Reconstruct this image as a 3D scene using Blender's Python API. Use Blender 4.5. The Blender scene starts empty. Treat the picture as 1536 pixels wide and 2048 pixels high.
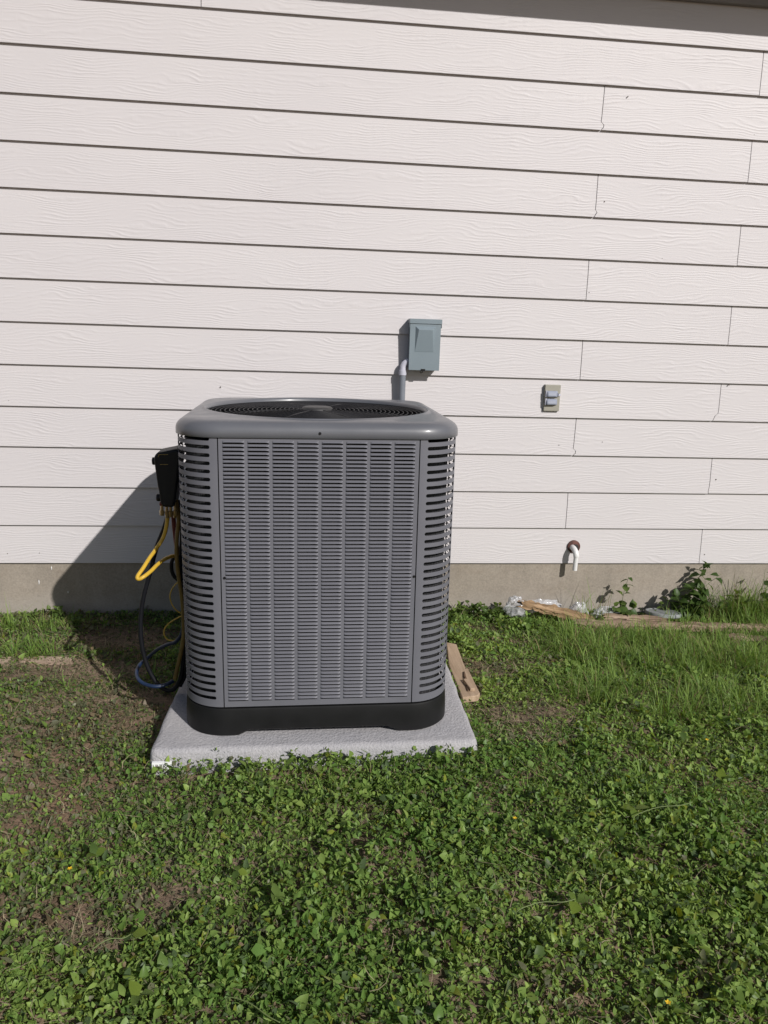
import bpy, math, random
import numpy as np
from mathutils import Vector, Matrix

random.seed(11)
rng = np.random.default_rng(7)
SC = bpy.context.scene
COL = SC.collection
R = math.radians

# ------------------------------------------------------------------ camera
F_PX, PITCH, ROLL, YAW, CAM_Z, CAM_D = 1540.0, R(12.95), R(1.88), R(6.40), 1.061, 3.503
_cy, _sy = math.cos(YAW), math.sin(YAW)
FWD = Vector((_sy*math.cos(PITCH), _cy*math.cos(PITCH), -math.sin(PITCH)))
_rt = Vector((_cy, -_sy, 0)); _up = _rt.cross(FWD)
RT = _rt*math.cos(ROLL) + _up*math.sin(ROLL)
UP = -_rt*math.sin(ROLL) + _up*math.cos(ROLL)
EYE = Vector((0, -CAM_D, CAM_Z))
cam = bpy.data.cameras.new('camera')
cam.sensor_fit = 'VERTICAL'; cam.sensor_height = 36.0
cam.lens = F_PX/2048*36.0
cam.clip_start = 0.05; cam.clip_end = 500
cam_o = bpy.data.objects.new('camera', cam); COL.objects.link(cam_o)
M3 = Matrix((RT, UP, -FWD)).transposed()
cam_o.matrix_world = Matrix.Translation(EYE) @ M3.to_4x4()
SC.camera = cam_o

# ------------------------------------------------------------------ light
SUN = Vector((0.642, -1.0, 0.762)).normalized()          # towards the sun
world = bpy.data.worlds.new('World'); SC.world = world; world.use_nodes = True
wn = world.node_tree.nodes; wl = world.node_tree.links
sky = wn.new('ShaderNodeTexSky'); sky.sky_type = 'NISHITA'; sky.sun_disc = False
sky.sun_elevation = math.asin(SUN.z); sky.sun_rotation = math.atan2(SUN.x, SUN.y)
sky.air_density = 1.0; sky.dust_density = 1.2; sky.ozone_density = 1.0
wn['Background'].inputs['Strength'].default_value = 0.062
wl.new(sky.outputs[0], wn['Background'].inputs['Color'])
sun = bpy.data.lights.new('sun', 'SUN'); sun.energy = 4.3; sun.angle = R(0.55); sun.color = (1.0, 0.968, 0.93)
sun_o = bpy.data.objects.new('sun', sun); COL.objects.link(sun_o)
sun_o.rotation_euler = (-SUN).to_track_quat('-Z', 'Y').to_euler(); sun_o.location = (4, -6, 5)
SC.view_settings.view_transform = 'Standard'; SC.view_settings.look = 'None'
SC.view_settings.exposure = 0.0; SC.view_settings.gamma = 1.0; SC.view_settings.use_curve_mapping = False

# ------------------------------------------------------------------ helpers
def ray(x, y):
    return FWD + RT*((x-768)/F_PX) - UP*((y-1024)/F_PX)
def at(x, y, Y):
    "the point of the plane Y seen at a photograph position"
    d = ray(x, y); return EYE + d*((Y+CAM_D)/d.y)
def atz(x, y, z):
    d = ray(x, y); return EYE + d*((z-CAM_Z)/d.z)

class MB:
    def __init__(s): s.v = []; s.f = []
    def add(s, vs, fs):
        o = len(s.v); s.v += [tuple(v) for v in vs]; s.f += [tuple(i+o for i in f) for f in fs]
    def box(s, a, b, rot=None, piv=None):
        x0, y0, z0 = a; x1, y1, z1 = b
        vs = [Vector(p) for p in ((x0,y0,z0),(x1,y0,z0),(x1,y1,z0),(x0,y1,z0),(x0,y0,z1),(x1,y0,z1),(x1,y1,z1),(x0,y1,z1))]
        if rot is not None:
            piv = Vector(piv); vs = [rot @ (v-piv) + piv for v in vs]
        s.add(vs, [(0,3,2,1),(4,5,6,7),(0,1,5,4),(1,2,6,5),(2,3,7,6),(3,0,4,7)])
    def tube(s, pts, rad, n=8, cap=True):
        pts = [Vector(p) for p in pts]; k = len(pts)
        rads = rad if isinstance(rad, (list, tuple)) else [rad]*k
        t0 = (pts[1]-pts[0]).normalized()
        nrm = t0.orthogonal().normalized(); vs = []
        for i, p in enumerate(pts):
            t = (pts[min(i+1, k-1)]-pts[max(i-1, 0)])
            if t.length < 1e-9: t = t0.copy()
            t.normalize()
            nrm = (nrm - t*nrm.dot(t)); nrm = nrm.normalized() if nrm.length > 1e-6 else t.orthogonal().normalized()
            b = t.cross(nrm)
            for j in range(n):
                a = 2*math.pi*j/n
                vs.append(p + (nrm*math.cos(a)+b*math.sin(a))*rads[i])
        fs = [(i*n+j, i*n+(j+1) % n, (i+1)*n+(j+1) % n, (i+1)*n+j) for i in range(k-1) for j in range(n)]
        if cap: fs += [tuple(range(n-1, -1, -1)), tuple((k-1)*n+j for j in range(n))]
        s.add(vs, fs)
    def disc(s, c, axis, r, h, n=20):
        c = Vector(c); a = Vector(axis).normalized(); s.tube([c, c+a*h*0.8, c+a*h], [r, r, r*0.88], n)
    def rings(s, loops, closed=True, cap0=False, cap1=False):
        n = len(loops[0]); vs = [p for l in loops for p in l]; fs = []
        m = n if closed else n-1
        for i in range(len(loops)-1):
            for j in range(m): fs.append((i*n+j, i*n+(j+1) % n, (i+1)*n+(j+1) % n, (i+1)*n+j))
        if cap0: fs.append(tuple(range(n-1, -1, -1)))
        if cap1: fs.append(tuple((len(loops)-1)*n+j for j in range(n)))
        s.add(vs, fs)
    def mesh(s, name, mat, smooth=False):
        me = bpy.data.meshes.new(name); me.from_pydata(s.v, [], s.f)
        if mat: me.materials.append(mat)
        if smooth:
            me.polygons.foreach_set('use_smooth', [True]*len(me.polygons))
            if smooth is not True: me.set_sharp_from_angle(angle=R(smooth))
        me.update(); return me
    def build(s, name, mat, parent=None, smooth=False, bevel=0, solid=0, bseg=2):
        return link(name, s.mesh(name, mat, smooth), parent, bevel, solid, bseg)

def link(name, me, parent=None, bevel=0, solid=0, bseg=2):
    o = bpy.data.objects.new(name, me); COL.objects.link(o)
    if parent: o.parent = parent
    if solid:
        m = o.modifiers.new('solid', 'SOLIDIFY'); m.thickness = solid; m.offset = -1
    if bevel:
        m = o.modifiers.new('bevel', 'BEVEL'); m.width = bevel; m.segments = bseg; m.limit_method = 'ANGLE'; m.angle_limit = R(40)
    return o
def tag(o, label, cat, group=None, kind=None):
    o['label'] = label; o['category'] = cat
    if group: o['group'] = group
    if kind: o['kind'] = kind
    return o
def thing(name, label, cat, loc=(0,0,0), group=None, kind=None):
    o = bpy.data.objects.new(name, None); COL.objects.link(o); o.location = loc; o.empty_display_size = .05
    return tag(o, label, cat, group, kind)
def spline(pts, n=8):
    P = [Vector(p) for p in pts]; out = []
    for i in range(len(P)-1):
        a = P[max(i-1, 0)]; b = P[i]; c = P[i+1]; d = P[min(i+2, len(P)-1)]
        for k in range(n):
            t = k/n
            out.append(0.5*((2*b)+(c-a)*t+(2*a-5*b+4*c-d)*t*t+(3*b-a-3*c+d)*t**3))
    out.append(P[-1]); return out

# value noise for laying things out
def vnoise(x, y, seed=0):
    x = np.asarray(x, float); y = np.asarray(y, float)
    xi = np.floor(x).astype(np.int64); yi = np.floor(y).astype(np.int64); fx = x-xi; fy = y-yi
    def h(a, b):
        n = (a*374761393 + b*668265263 + seed*1442695041) & 0x7fffffff
        n = ((n ^ (n >> 13))*1274126177) & 0x7fffffff
        return ((n ^ (n >> 16)) & 0xffff)/65535.0
    fx = fx*fx*(3-2*fx); fy = fy*fy*(3-2*fy)
    return (h(xi,yi)*(1-fx)+h(xi+1,yi)*fx)*(1-fy)+(h(xi,yi+1)*(1-fx)+h(xi+1,yi+1)*fx)*fy
def fbm(x, y, seed=0, o=4):
    s = 0; a = .5; t = 0
    for k in range(o):
        s = s+a*vnoise(np.asarray(x)*2**k, np.asarray(y)*2**k, seed+k*17); t += a; a *= .5
    return s/t

# ------------------------------------------------------------------ materials
class NT:
    def __init__(s, name):
        s.m = bpy.data.materials.new(name); s.m.use_nodes = True
        s.t = s.m.node_tree; s.n = s.t.nodes; s.b = s.n['Principled BSDF']; s.out = s.n['Material Output']
    def new(s, typ, **kw):
        n = s.n.new(typ)
        for k, v in kw.items():
            if k in n.inputs: n.inputs[k].default_value = v
            else: setattr(n, k, v)
        return n
    def l(s, a, b): s.t.links.new(a, b)
    def set(s, **kw):
        for k, v in kw.items(): s.b.inputs[k.replace('_', ' ')].default_value = v
    def coord(s, scale=(1,1,1), kind='Object', rnd=False):
        tc = s.new('ShaderNodeTexCoord'); mp = s.new('ShaderNodeMapping'); mp.inputs['Scale'].default_value = scale
        s.l(tc.outputs[kind], mp.inputs['Vector'])
        if rnd:
            oi = s.new('ShaderNodeObjectInfo'); mu = s.new('ShaderNodeMath', operation='MULTIPLY'); mu.inputs[1].default_value = 37.0
            s.l(oi.outputs['Random'], mu.inputs[0])
            cb = s.new('ShaderNodeCombineXYZ'); s.l(mu.outputs[0], cb.inputs[0]); s.l(mu.outputs[0], cb.inputs[2])
            s.l(cb.outputs[0], mp.inputs['Location'])
        return mp.outputs[0]
    def noise(s, vec, scale, detail=4, rough=.55, dist=0):
        n = s.new('ShaderNodeTexNoise', Scale=scale, Detail=detail, Roughness=rough, Distortion=dist); s.l(vec, n.inputs['Vector']); return n.outputs['Fac']
    def ramp(s, fac, stops):
        r = s.new('ShaderNodeValToRGB'); e = r.color_ramp.elements
        while len(e) < len(stops): e.new(0.5)
        for el, (p, c) in zip(e, stops):
            el.position = p; el.color = (c, c, c, 1) if isinstance(c, (int, float)) else (*c, 1)
        s.l(fac, r.inputs[0]); return r.outputs[0]
    def mix(s, fac, a, b, mode='MIX'):
        m = s.new('ShaderNodeMix', data_type='RGBA', blend_type=mode)
        for sock, v in ((m.inputs[0], fac), (m.inputs[6], a), (m.inputs[7], b)):
            if hasattr(v, 'links'): s.l(v, sock)
            else: sock.default_value = v if isinstance(v, (int, float)) else (*v, 1)
        return m.outputs[2]
    def math(s, op, a, b=0.0):
        m = s.new('ShaderNodeMath', operation=op)
        for sock, v in ((m.inputs[0], a), (m.inputs[1], b)):
            if hasattr(v, 'links'): s.l(v, sock)
            else: sock.default_value = v
        return m.outputs[0]
    def bump(s, h, strength=.5, dist=.002, prev=None):
        b = s.new('ShaderNodeBump', Strength=strength, Distance=dist); s.l(h, b.inputs['Height'])
        if prev is not None: s.l(prev, b.inputs['Normal'])
        s.l(b.outputs[0], s.b.inputs['Normal']); return b.outputs[0]
    def col(s, c):
        if hasattr(c, 'links'): s.l(c, s.b.inputs['Base Color'])
        else: s.b.inputs['Base Color'].default_value = (*c, 1)

def simple(name, col, rough=.5, var=.12, scale=25, metal=0, bump=0, spec=.5, coat=0):
    t = NT(name); v = t.coord()
    n = t.noise(v, scale, 5)
    lo = tuple(c*(1-var) for c in col); hi = tuple(min(1, c*(1+var)) for c in col)
    t.col(t.ramp(n, [(.3, lo), (.7, hi)])); t.set(Roughness=rough, Metallic=metal)
    t.b.inputs['Specular IOR Level'].default_value = spec; t.b.inputs['Coat Weight'].default_value = coat
    if bump: t.bump(t.noise(v, scale*6, 3), .4, bump)
    return t.m

EXPO = 0.1778
def siding_mat():
    t = NT('painted siding')
    wv = t.noise(t.coord((2.4, 1, 9), rnd=True), 1.0, 2.5, .5)
    wv2 = t.noise(t.coord((9, 1, 24), rnd=True), 1.0, 2, .5)
    sz_ = t.new('ShaderNodeSeparateXYZ'); t.l(t.coord(), sz_.inputs[0])
    ph = t.math('MULTIPLY', sz_.outputs[2], 480.0)
    ph = t.math('ADD', ph, t.math('MULTIPLY', wv, 62.0)); ph = t.math('ADD', ph, t.math('MULTIPLY', wv2, 7.0))
    sn = t.math('SINE', ph)
    sn = t.math('POWER', t.math('ADD', t.math('MULTIPLY', sn, .5), .5), 1.6)
    patch = t.ramp(t.noise(t.coord((2.2, 1, 8), rnd=True), 2.0, 3), [(.36, .05), (.66, 1.0)])
    chop = t.ramp(t.noise(t.coord((26, 1, 5), rnd=True), 1.0, 2), [(.35, .45), (.6, 1.0)])
    patch = t.math('MULTIPLY', patch, chop)
    fine = t.noise(t.coord((14, 1, 190), rnd=True), 1.0, 3)
    sep = t.new('ShaderNodeSeparateXYZ'); t.l(t.coord(), sep.inputs[0])
    mask = t.new('ShaderNodeMapRange'); mask.inputs[1].default_value = EXPO-.028; mask.inputs[2].default_value = EXPO-.0225
    mask.inputs[3].default_value = 1; mask.inputs[4].default_value = 0; t.l(sep.outputs[2], mask.inputs[0])
    h = t.math('MULTIPLY', sn, patch)
    h = t.math('ADD', h, t.math('MULTIPLY', fine, .22))
    h = t.math('MULTIPLY', h, mask.outputs[0])
    h = t.math('ADD', h, t.math('MULTIPLY', mask.outputs[0], -.25))
    t.bump(h, .36, .0026)
    big = t.noise(t.coord((.5, 1, 1.3), kind='Object', rnd=True), 2.0, 5)
    c = t.ramp(big, [(.3, (.548, .520, .528)), (.7, (.575, .547, .552))])
    spk = t.ramp(t.noise(t.coord((1, 1, 1), rnd=True), 90, 2), [(.70, 0.0), (.78, 1.0)])
    c = t.mix(t.math('MULTIPLY', spk, .05), c, (.35, .30, .25))
    t.col(c); t.set(Roughness=.55); t.b.inputs['Specular IOR Level'].default_value = .35
    return t.m
def concrete_mat(name, base, dark, grain=160, bump=.0016, streak=False, rough=.9, bs=.6):
    t = NT(name); v = t.coord()
    c = t.ramp(t.noise(v, 3.0, 6, .6), [(.3, dark), (.7, base)])
    sp = t.ramp(t.noise(v, grain, 2), [(.3, .78), (.65, 1.06)])
    c = t.mix(.7, c, sp, 'MULTIPLY')
    if streak:
        st = t.ramp(t.noise(t.coord((10, 10, .8)), 2.2, 5), [(.35, .86), (.7, 1.05)])
        c = t.mix(.55, c, st, 'MULTIPLY')
    if streak:
        sp2 = t.new('ShaderNodeSeparateXYZ'); t.l(v, sp2.inputs[0])
        zz = t.math('ADD', sp2.outputs[2], t.math('MULTIPLY', t.noise(t.coord((3.5, 3.5, 5)), 1.6, 5), .16))
        dust = t.new('ShaderNodeMapRange'); dust.inputs[1].default_value = -.065; dust.inputs[2].default_value = -.19; dust.inputs[3].default_value = 0; dust.inputs[4].default_value = .6
        t.l(zz, dust.inputs[0]); c = t.mix(dust.outputs[0], c, (.37, .345, .315))
        pit = t.ramp(t.noise(v, 38, 2), [(.66, 0.0), (.74, 1.0)]); c = t.mix(t.math('MULTIPLY', pit, .28), c, (.16, .14, .12))
        mud = t.ramp(t.noise(t.coord((5, 5, 9)), 1.4, 5), [(.56, 0.0), (.70, 1.0)]); c = t.mix(t.math('MULTIPLY', mud, .22), c, (.22, .17, .125))
    t.col(c); t.set(Roughness=rough); t.b.inputs['Specular IOR Level'].default_value = .25
    h = t.math('ADD', t.noise(v, grain*.8, 3), t.math('MULTIPLY', t.noise(v, 14, 4), .6))
    t.bump(h, bs, bump); return t.m
def leaf_mat(name, trans=.3, rough=.45):
    t = NT(name)
    a = t.new('ShaderNodeAttribute', attribute_name='Col')
    t.l(a.outputs['Color'], t.b.inputs['Base Color']); t.set(Roughness=rough); t.b.inputs['Specular IOR Level'].default_value = .22
    tr = t.new('ShaderNodeBsdfTranslucent')
    hs = t.new('ShaderNodeHueSaturation', Saturation=1.15, Value=1.3); hs.inputs['Hue'].default_value = .485
    t.l(a.outputs['Color'], hs.inputs['Color']); t.l(hs.outputs[0], tr.inputs['Color'])
    mx = t.new('ShaderNodeMixShader'); mx.inputs[0].default_value = trans
    t.l(t.b.outputs[0], mx.inputs[1]); t.l(tr.outputs[0], mx.inputs[2]); t.l(mx.outputs[0], t.out.inputs['Surface'])
    return t.m
def soil_mat():
    t = NT('soil'); v = t.coord()
    c = t.ramp(t.noise(v, 3.5, 7, .65), [(.28, (.13, .094, .065)), (.5, (.235, .172, .122)), (.74, (.33, .252, .185))])
    sp = t.ramp(t.noise(v, 70, 4), [(.3, .6), (.7, 1.15)])
    c = t.mix(.8, c, sp, 'MULTIPLY')
    red = t.ramp(t.noise(v, 1.7, 3), [(.5, 0.0), (.7, .5)])
    c = t.mix(red, c, (.19, .105, .062))
    t.col(c); t.set(Roughness=.95); t.b.inputs['Specular IOR Level'].default_value = .15
    h = t.math('ADD', t.noise(v, 60, 5, .65), t.math('MULTIPLY', t.noise(v, 200, 2), .4))
    t.bump(h, .9, .008); return t.m
def wood_mat(name, lo, mid, hi, axis=0, sc=1.0, bump=.003):
    t = NT(name); s = [26, 26, 26]; s[axis] = 1.6
    v = t.coord(tuple(k*sc for k in s), rnd=True)
    n = t.noise(v, 1.6, 6, .65, .6)
    c = t.ramp(n, [(.25, lo), (.5, mid), (.72, hi)])
    pt = t.ramp(t.noise(t.coord((4, 4, 4), rnd=True), 1.5, 4), [(.3, .7), (.7, 1.15)])
    c = t.mix(.6, c, pt, 'MULTIPLY')
    t.col(c); t.set(Roughness=.85); t.b.inputs['Specular IOR Level'].default_value = .2
    t.bump(n, .8, bump); return t.m
def metal_paint(name, col, rough=.32, bump=0.0004, coat=.25):
    t = NT(name); v = t.coord()
    n = t.noise(v, 2.2, 5); du = t.ramp(n, [(.3, tuple(c*.95 for c in col)), (.7, tuple(c*1.05 for c in col))])
    t.col(du); t.set(Roughness=rough); t.b.inputs['Coat Weight'].default_value = coat; t.b.inputs['Coat Roughness'].default_value = .18
    rr = t.ramp(t.noise(v, 9, 5), [(.3, rough*.8), (.7, rough*1.3)]); t.l(rr, t.b.inputs['Roughness'])
    t.bump(t.noise(v, 420, 2), .15, bump); return t.m
def film_mat():
    t = NT('clear plastic film')
    gl = t.new('ShaderNodeBsdfGlossy', Roughness=.22); gl.inputs['Color'].default_value = (.95, .95, .97, 1)
    df = t.new('ShaderNodeBsdfDiffuse'); df.inputs['Color'].default_value = (.78, .78, .80, 1)
    tr = t.new('ShaderNodeBsdfTransparent'); tr.inputs['Color'].default_value = (.93, .93, .94, 1)
    m1 = t.new('ShaderNodeMixShader'); m1.inputs[0].default_value = .14; t.l(df.outputs[0], m1.inputs[1]); t.l(gl.outputs[0], m1.inputs[2])
    lw = t.new('ShaderNodeLayerWeight', Blend=.35)
    f = t.ramp(lw.outputs['Facing'], [(0, .30), (.8, .72)])
    m2 = t.new('ShaderNodeMixShader'); t.l(f, m2.inputs[0]); t.l(tr.outputs[0], m2.inputs[1]); t.l(m1.outputs[0], m2.inputs[2])
    t.l(m2.outputs[0], t.out.inputs['Surface'])
    bp = t.new('ShaderNodeBump', Strength=.5, Distance=.006); t.l(t.noise(t.coord(), 28, 2, .5, .6), bp.inputs['Height'])
    for k in (gl, df): t.l(bp.outputs[0], k.inputs['Normal'])
    t.n.remove(t.b); return t.m
def fin_mat():
    t = NT('coil fins'); v = t.coord((1, 1, .05))
    n = t.noise(v, 420, 2)
    t.col(t.ramp(n, [(.35, (.012, .012, .014)), (.7, (.06, .06, .065))])); t.set(Roughness=.6, Metallic=.3)
    t.bump(n, .6, .003); return t.m

M_SIDE = siding_mat()
M_FOUND = concrete_mat('foundation concrete', (.345, .300, .250), (.275, .240, .200), 130, .0010, True)
M_PAD = concrete_mat('pad concrete', (.43, .415, .42), (.32, .315, .335), 170, .0042, bs=1.0)
M_SOIL = soil_mat()
M_GREY = metal_paint('grey powder coat', (.128, .129, .149), .50, 0.0002, 0.0)
M_GREYC = metal_paint('grey cap paint', (.108, .111, .124), .36, 0.00005, .3)
M_BASE = simple('black composite', (.0085, .0085, .009), .5, .25, 12, bump=.0006, spec=.25)
M_FIN = fin_mat()
M_HUB = simple('hub paint', (.032, .031, .031), .5, .15, 20)
M_WIRE = simple('guard wire', (.012, .012, .014), .5, .1, 20, spec=.2)
M_BLACK = simple('black plastic', (.007, .0075, .009), .5, .2, 30, spec=.3)
M_BLADE = simple('fan blade metal', (.015, .015, .016), .5, .2, 10)
M_SCREW = simple('dark screw', (.02, .02, .022), .4, .2, 60, metal=.6)
M_DISC = metal_paint('disconnect enamel', (.18, .222, .250), .42, coat=.1)
M_PVCG = simple('grey conduit plastic', (.165, .18, .21), .45, .1, 14)
M_PVCL = simple('pale grey fitting', (.46, .46, .53), .4, .08, 18)
M_PVCW = simple('white drain plastic', (.66, .65, .65), .35, .05, 14)
M_RUST = simple('rusty flange', (.085, .032, .026), .75, .45, 60, bump=.001)
M_TAN = simple('tan cover plate', (.30, .285, .24), .5, .08, 20)
M_LIDG = simple('grey flip lid', (.25, .27, .335), .4, .1, 20)
M_SOFF = simple('soffit paint', (.22, .205, .20), .7, .08, 6)
M_TRIM = simple('grey trim paint', (.12, .125, .12), .6, .1, 5)
M_ROOF = simple('roof shingle', (.07, .065, .06), .9, .3, 30, bump=.004)
M_HBLK = simple('black hose rubber', (.006, .0065, .009), .5, .2, 40, spec=.25)
M_HYEL = simple('yellow hose rubber', (.56, .35, .035), .45, .1, 30)
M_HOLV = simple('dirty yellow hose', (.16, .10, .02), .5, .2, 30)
M_HRED = simple('dark red hose', (.13, .016, .014), .45, .2, 30)
M_HBLU = simple('blue hose rubber', (.008, .020, .055), .45, .2, 30)
M_WYEL = simple('yellow wire sheath', (.55, .36, .05), .5, .1, 30)
M_BRASS = simple('brass fitting', (.35, .26, .12), .35, .2, 40, metal=.8)
M_GOLD = simple('yellow print', (.30, .20, .04), .5, .1, 30)
M_LID = concrete_mat('grey lid plastic', (.27, .285, .29), (.22, .23, .23), 90, .0006, rough=.7)
M_WLOG = wood_mat('weathered split wood', (.07, .042, .024), (.26, .17, .095), (.46, .32, .20), 0, 1.2, .008)
M_WOLD = wood_mat('old grey brown lumber', (.10, .068, .048), (.25, .175, .125), (.40, .30, .225), 0, 1.0, .004)
M_WPAL = wood_mat('pale pine board', (.25, .175, .115), (.40, .295, .205), (.48, .37, .265), 1, .7, .0015)
M_WBUR = wood_mat('bleached buried board', (.20, .140, .10), (.36, .27, .205), (.45, .35, .275), 0, .9, .003)
M_BARK = simple('dark knot', (.12, .07, .04), .9, .4, 60, bump=.003)
M_LEAF = leaf_mat('weed leaf', .38, .42)
M_GRASS = leaf_mat('grass blade', .32, .45)
M_STRAW = leaf_mat('dry straw', .15, .7)
M_FILM = film_mat()
M_STEM = simple('green stem', (.10, .13, .045), .6, .2, 40)
M_PETAL = simple('yellow petal', (.75, .48, .015), .6, .1, 90)
M_WHITE = simple('white label paper', (.80, .80, .80), .6, .03, 30)
M_INK = simple('black ink', (.02, .02, .022), .6, .05, 30)
M_NAIL = simple('nail head', (.10, .08, .07), .6, .3, 90)

# ------------------------------------------------------------------ ground
G0 = -0.256
PAD_Z = -0.18
def pad_poly(grow=0.0):
    return [(-.448-grow, -1.352-grow), (.568+grow, -1.343-grow), (.586+grow, -.42+grow), (-.408-grow, -.43+grow)]
def ground_z(x, y):
    x = np.asarray(x, float); y = np.asarray(y, float)
    z = G0 + (fbm(x*2.1, y*2.1, 3, 3)-.5)*.035 + (fbm(x*11, y*11, 9, 3)-.5)*.022 + (fbm(x*45, y*45, 19, 2)-.5)*.008
    z = z + np.clip((y+.35)/.35, 0, 1)*.010 - np.clip((x-.75)/1.0, 0, 1)*.018
    far = np.clip((np.hypot(x-.5, y+1.2)-4)/3, 0, 1)
    return z*(1-far)+(G0-.02)*far
def axis(lo, hi, step, far):
    core = np.arange(lo, hi+step/2, step)
    out = [hi+d for d in (.1, .3, .7, 1.5, 3, 6, 12, 25, 50, far)]
    inn = [lo-d for d in (far, 50, 25, 12, 6, 3, 1.5, .7, .3, .1)]
    return np.concatenate([inn, core, out])
gx = axis(-1.9, 3.0, .016, 110); gy = axis(-2.9, .10, .016, 110)
XX, YY = np.meshgrid(gx, gy); ZZ = ground_z(XX, YY)
def np_mesh(name, verts, faces, mat, col=None, smooth=False):
    "faces: list of (k, array[n,k])"
    me = bpy.data.meshes.new(name); me.vertices.add(len(verts)); me.vertices.foreach_set('co', np.ascontiguousarray(verts, dtype=np.float32).ravel())
    loops = np.concatenate([f.ravel() for f in faces]).astype(np.int32)
    tot = np.concatenate([np.full(len(f), f.shape[1]) for f in faces]).astype(np.int32)
    st = np.concatenate([[0], np.cumsum(tot)[:-1]]).astype(np.int32)
    me.loops.add(len(loops)); me.loops.foreach_set('vertex_index', loops)
    me.polygons.add(len(tot)); me.polygons.foreach_set('loop_start', st); me.polygons.foreach_set('loop_total', tot)
    if smooth: me.polygons.foreach_set('use_smooth', np.ones(len(tot), dtype=bool))
    me.materials.append(mat); me.update(calc_edges=True)
    if col is not None:
        a = me.color_attributes.new('Col', 'FLOAT_COLOR', 'POINT'); c = np.ones((len(verts), 4), np.float32); c[:, :3] = col
        a.data.foreach_set('color', c.ravel())
    return me
nx, ny = len(gx), len(gy)
idx = np.arange(nx*ny).reshape(ny, nx)
gf = np.stack([idx[:-1, :-1], idx[:-1, 1:], idx[1:, 1:], idx[1:, :-1]], -1).reshape(-1, 4)
go = link('ground', np_mesh('ground', np.stack([XX.ravel(), YY.ravel(), ZZ.ravel()], -1), [gf], M_SOIL, smooth=True))
tag(go, 'bare brown soil of the yard beside the house', 'ground', kind='structure')

# ------------------------------------------------------------------ house wall
house = thing('house', 'house wall of off-white lap siding above a bare concrete foundation', 'house')
X_L, X_R = -5.6, 7.0
BUTT = .0108
JA = {11: 1.287, 9: 1.292, 7: 1.284, 5: 1.288, 3: 1.290, 1: 1.281}
JB = {12: 1.985, 10: 1.984, 8: 1.983, 6: 1.989, 4: 1.986, 2: 1.988, 0: 1.985}
CHIP = {11: 1, 9: 2, 3: 1, 4: 3, 2: 4}
def joint_path(row, x):
    k = CHIP.get(row, 0); j = lambda a: random.uniform(-a, a)
    if k == 1: return [(x-.004, 0), (x+.006, .010), (x+.007, .021), (x-.006, .032), (x-.0045, .05), (x, EXPO), (x, .205)]
    if k == 2: return [(x-.006, 0), (x+.001, .012), (x+.006, .02), (x-.002, .03), (x-.001, .06), (x, EXPO), (x, .205)]
    if k == 3: return [(x-.026, 0), (x-.020, .014), (x-.016, .024), (x-.003, .034), (x-.001, .05), (x, EXPO), (x, .205)]
    if k == 4: return [(x-.003, 0), (x-.004, .012), (x-.003, .02), (x-.001, .034), (x, .06), (x, EXPO), (x, .205)]
    return [(x-.0015+j(.0008), 0), (x-.001, .04), (x, .1), (x, EXPO), (x, .205)]
def plank(row, lp, rp):
    "lp, rp: left and right edge as lists of (x, z); front face slopes back towards the top"
    n = 11; zs = [p[1] for p in lp]
    mb = MB()
    fy = lambda z: z/EXPO*BUTT*1.05
    outline = [(x, z) for x, z in lp] + [(x, z) for x, z in reversed(rp)]
    fr = [(x, fy(z), z) for x, z in outline]; bk = [(x, fy(z)+.0102, z) for x, z in outline]
    k = len(outline)
    mb.add(fr+bk, [tuple(range(k-1, -1, -1)), tuple(range(k, 2*k))] + [(i, (i+1) % k, k+(i+1) % k, k+i) for i in range(k)])
    o = mb.build('plank', M_SIDE, house)
    # uneven as hung: a millimetre of drift
    o.location = (0, 0, row*EXPO + random.uniform(-.0008, .0008))
    return o
for row in range(0, 16):
    if row in JA: js = [JA[row]-3.66, JA[row], JA[row]+3.66]
    elif row in JB: js = [JB[row]-3.66*2, JB[row]-3.66, JB[row], JB[row]+3.66]
    elif row == 13: js = [-.405-3.66, -.405, -.405+3.66]
    else: js = [-2.2, 1.4, 5.0]
    js = [j for j in js if X_L+.3 < j < X_R-.3]
    straight = lambda x: [(x, 0), (x, EXPO), (x, .205)]
    edge = [straight(X_L)]
    for j in js:
        p = joint_path(row, j)
        edge.append(([(a-.0016, b) for a, b in p], [(a+.0016, b) for a, b in p]))
    edge.append(straight(X_R))
    for a, b in zip(edge[:-1], edge[1:]):
        plank(row, a if isinstance(a, list) else a[1], b if isinstance(b, list) else b[0])
mb = MB(); mb.box((X_L, .022, -.02), (X_R, .14, 2.9)); mb.build('sheathing', M_TRIM, house)
# foundation: slightly uneven face
mb = MB(); nxs = 260; zs = np.linspace(-.9, -.002, 26); xs = np.linspace(X_L, X_R, nxs)
vs = []; 
for z in zs:
    yy = .012 + (fbm(xs*6, np.full(nxs, z*6+3), 31, 3)-.5)*.004
    vs += [(x, y, z) for x, y in zip(xs, yy)]
fs = [(i*nxs+j, i*nxs+j+1, (i+1)*nxs+j+1, (i+1)*nxs+j) for i in range(len(zs)-1) for j in range(nxs-1)]
mb.add(vs, fs); nb = len(vs)
mb.box((X_L, .021, -.9), (X_R, .2, -.021)); mb.build('foundation', M_FOUND, house, smooth=60)
mb = MB(); mb.box((X_L, -.016, 2.475), (X_R, .02, 2.622)); mb.build('frieze_board', M_SOFF, house, bevel=.003)
mb = MB(); mb.box((X_L-.2, -.30, 2.625), (X_R+.2, .1, 2.637)); mb.build('soffit', M_SOFF, house)
mb = MB(); mb.box((X_L-.2, -.322, 2.612), (X_R+.2, -.302, 2.78)); mb.build('fascia', M_TRIM, house, bevel=.003)
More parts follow.
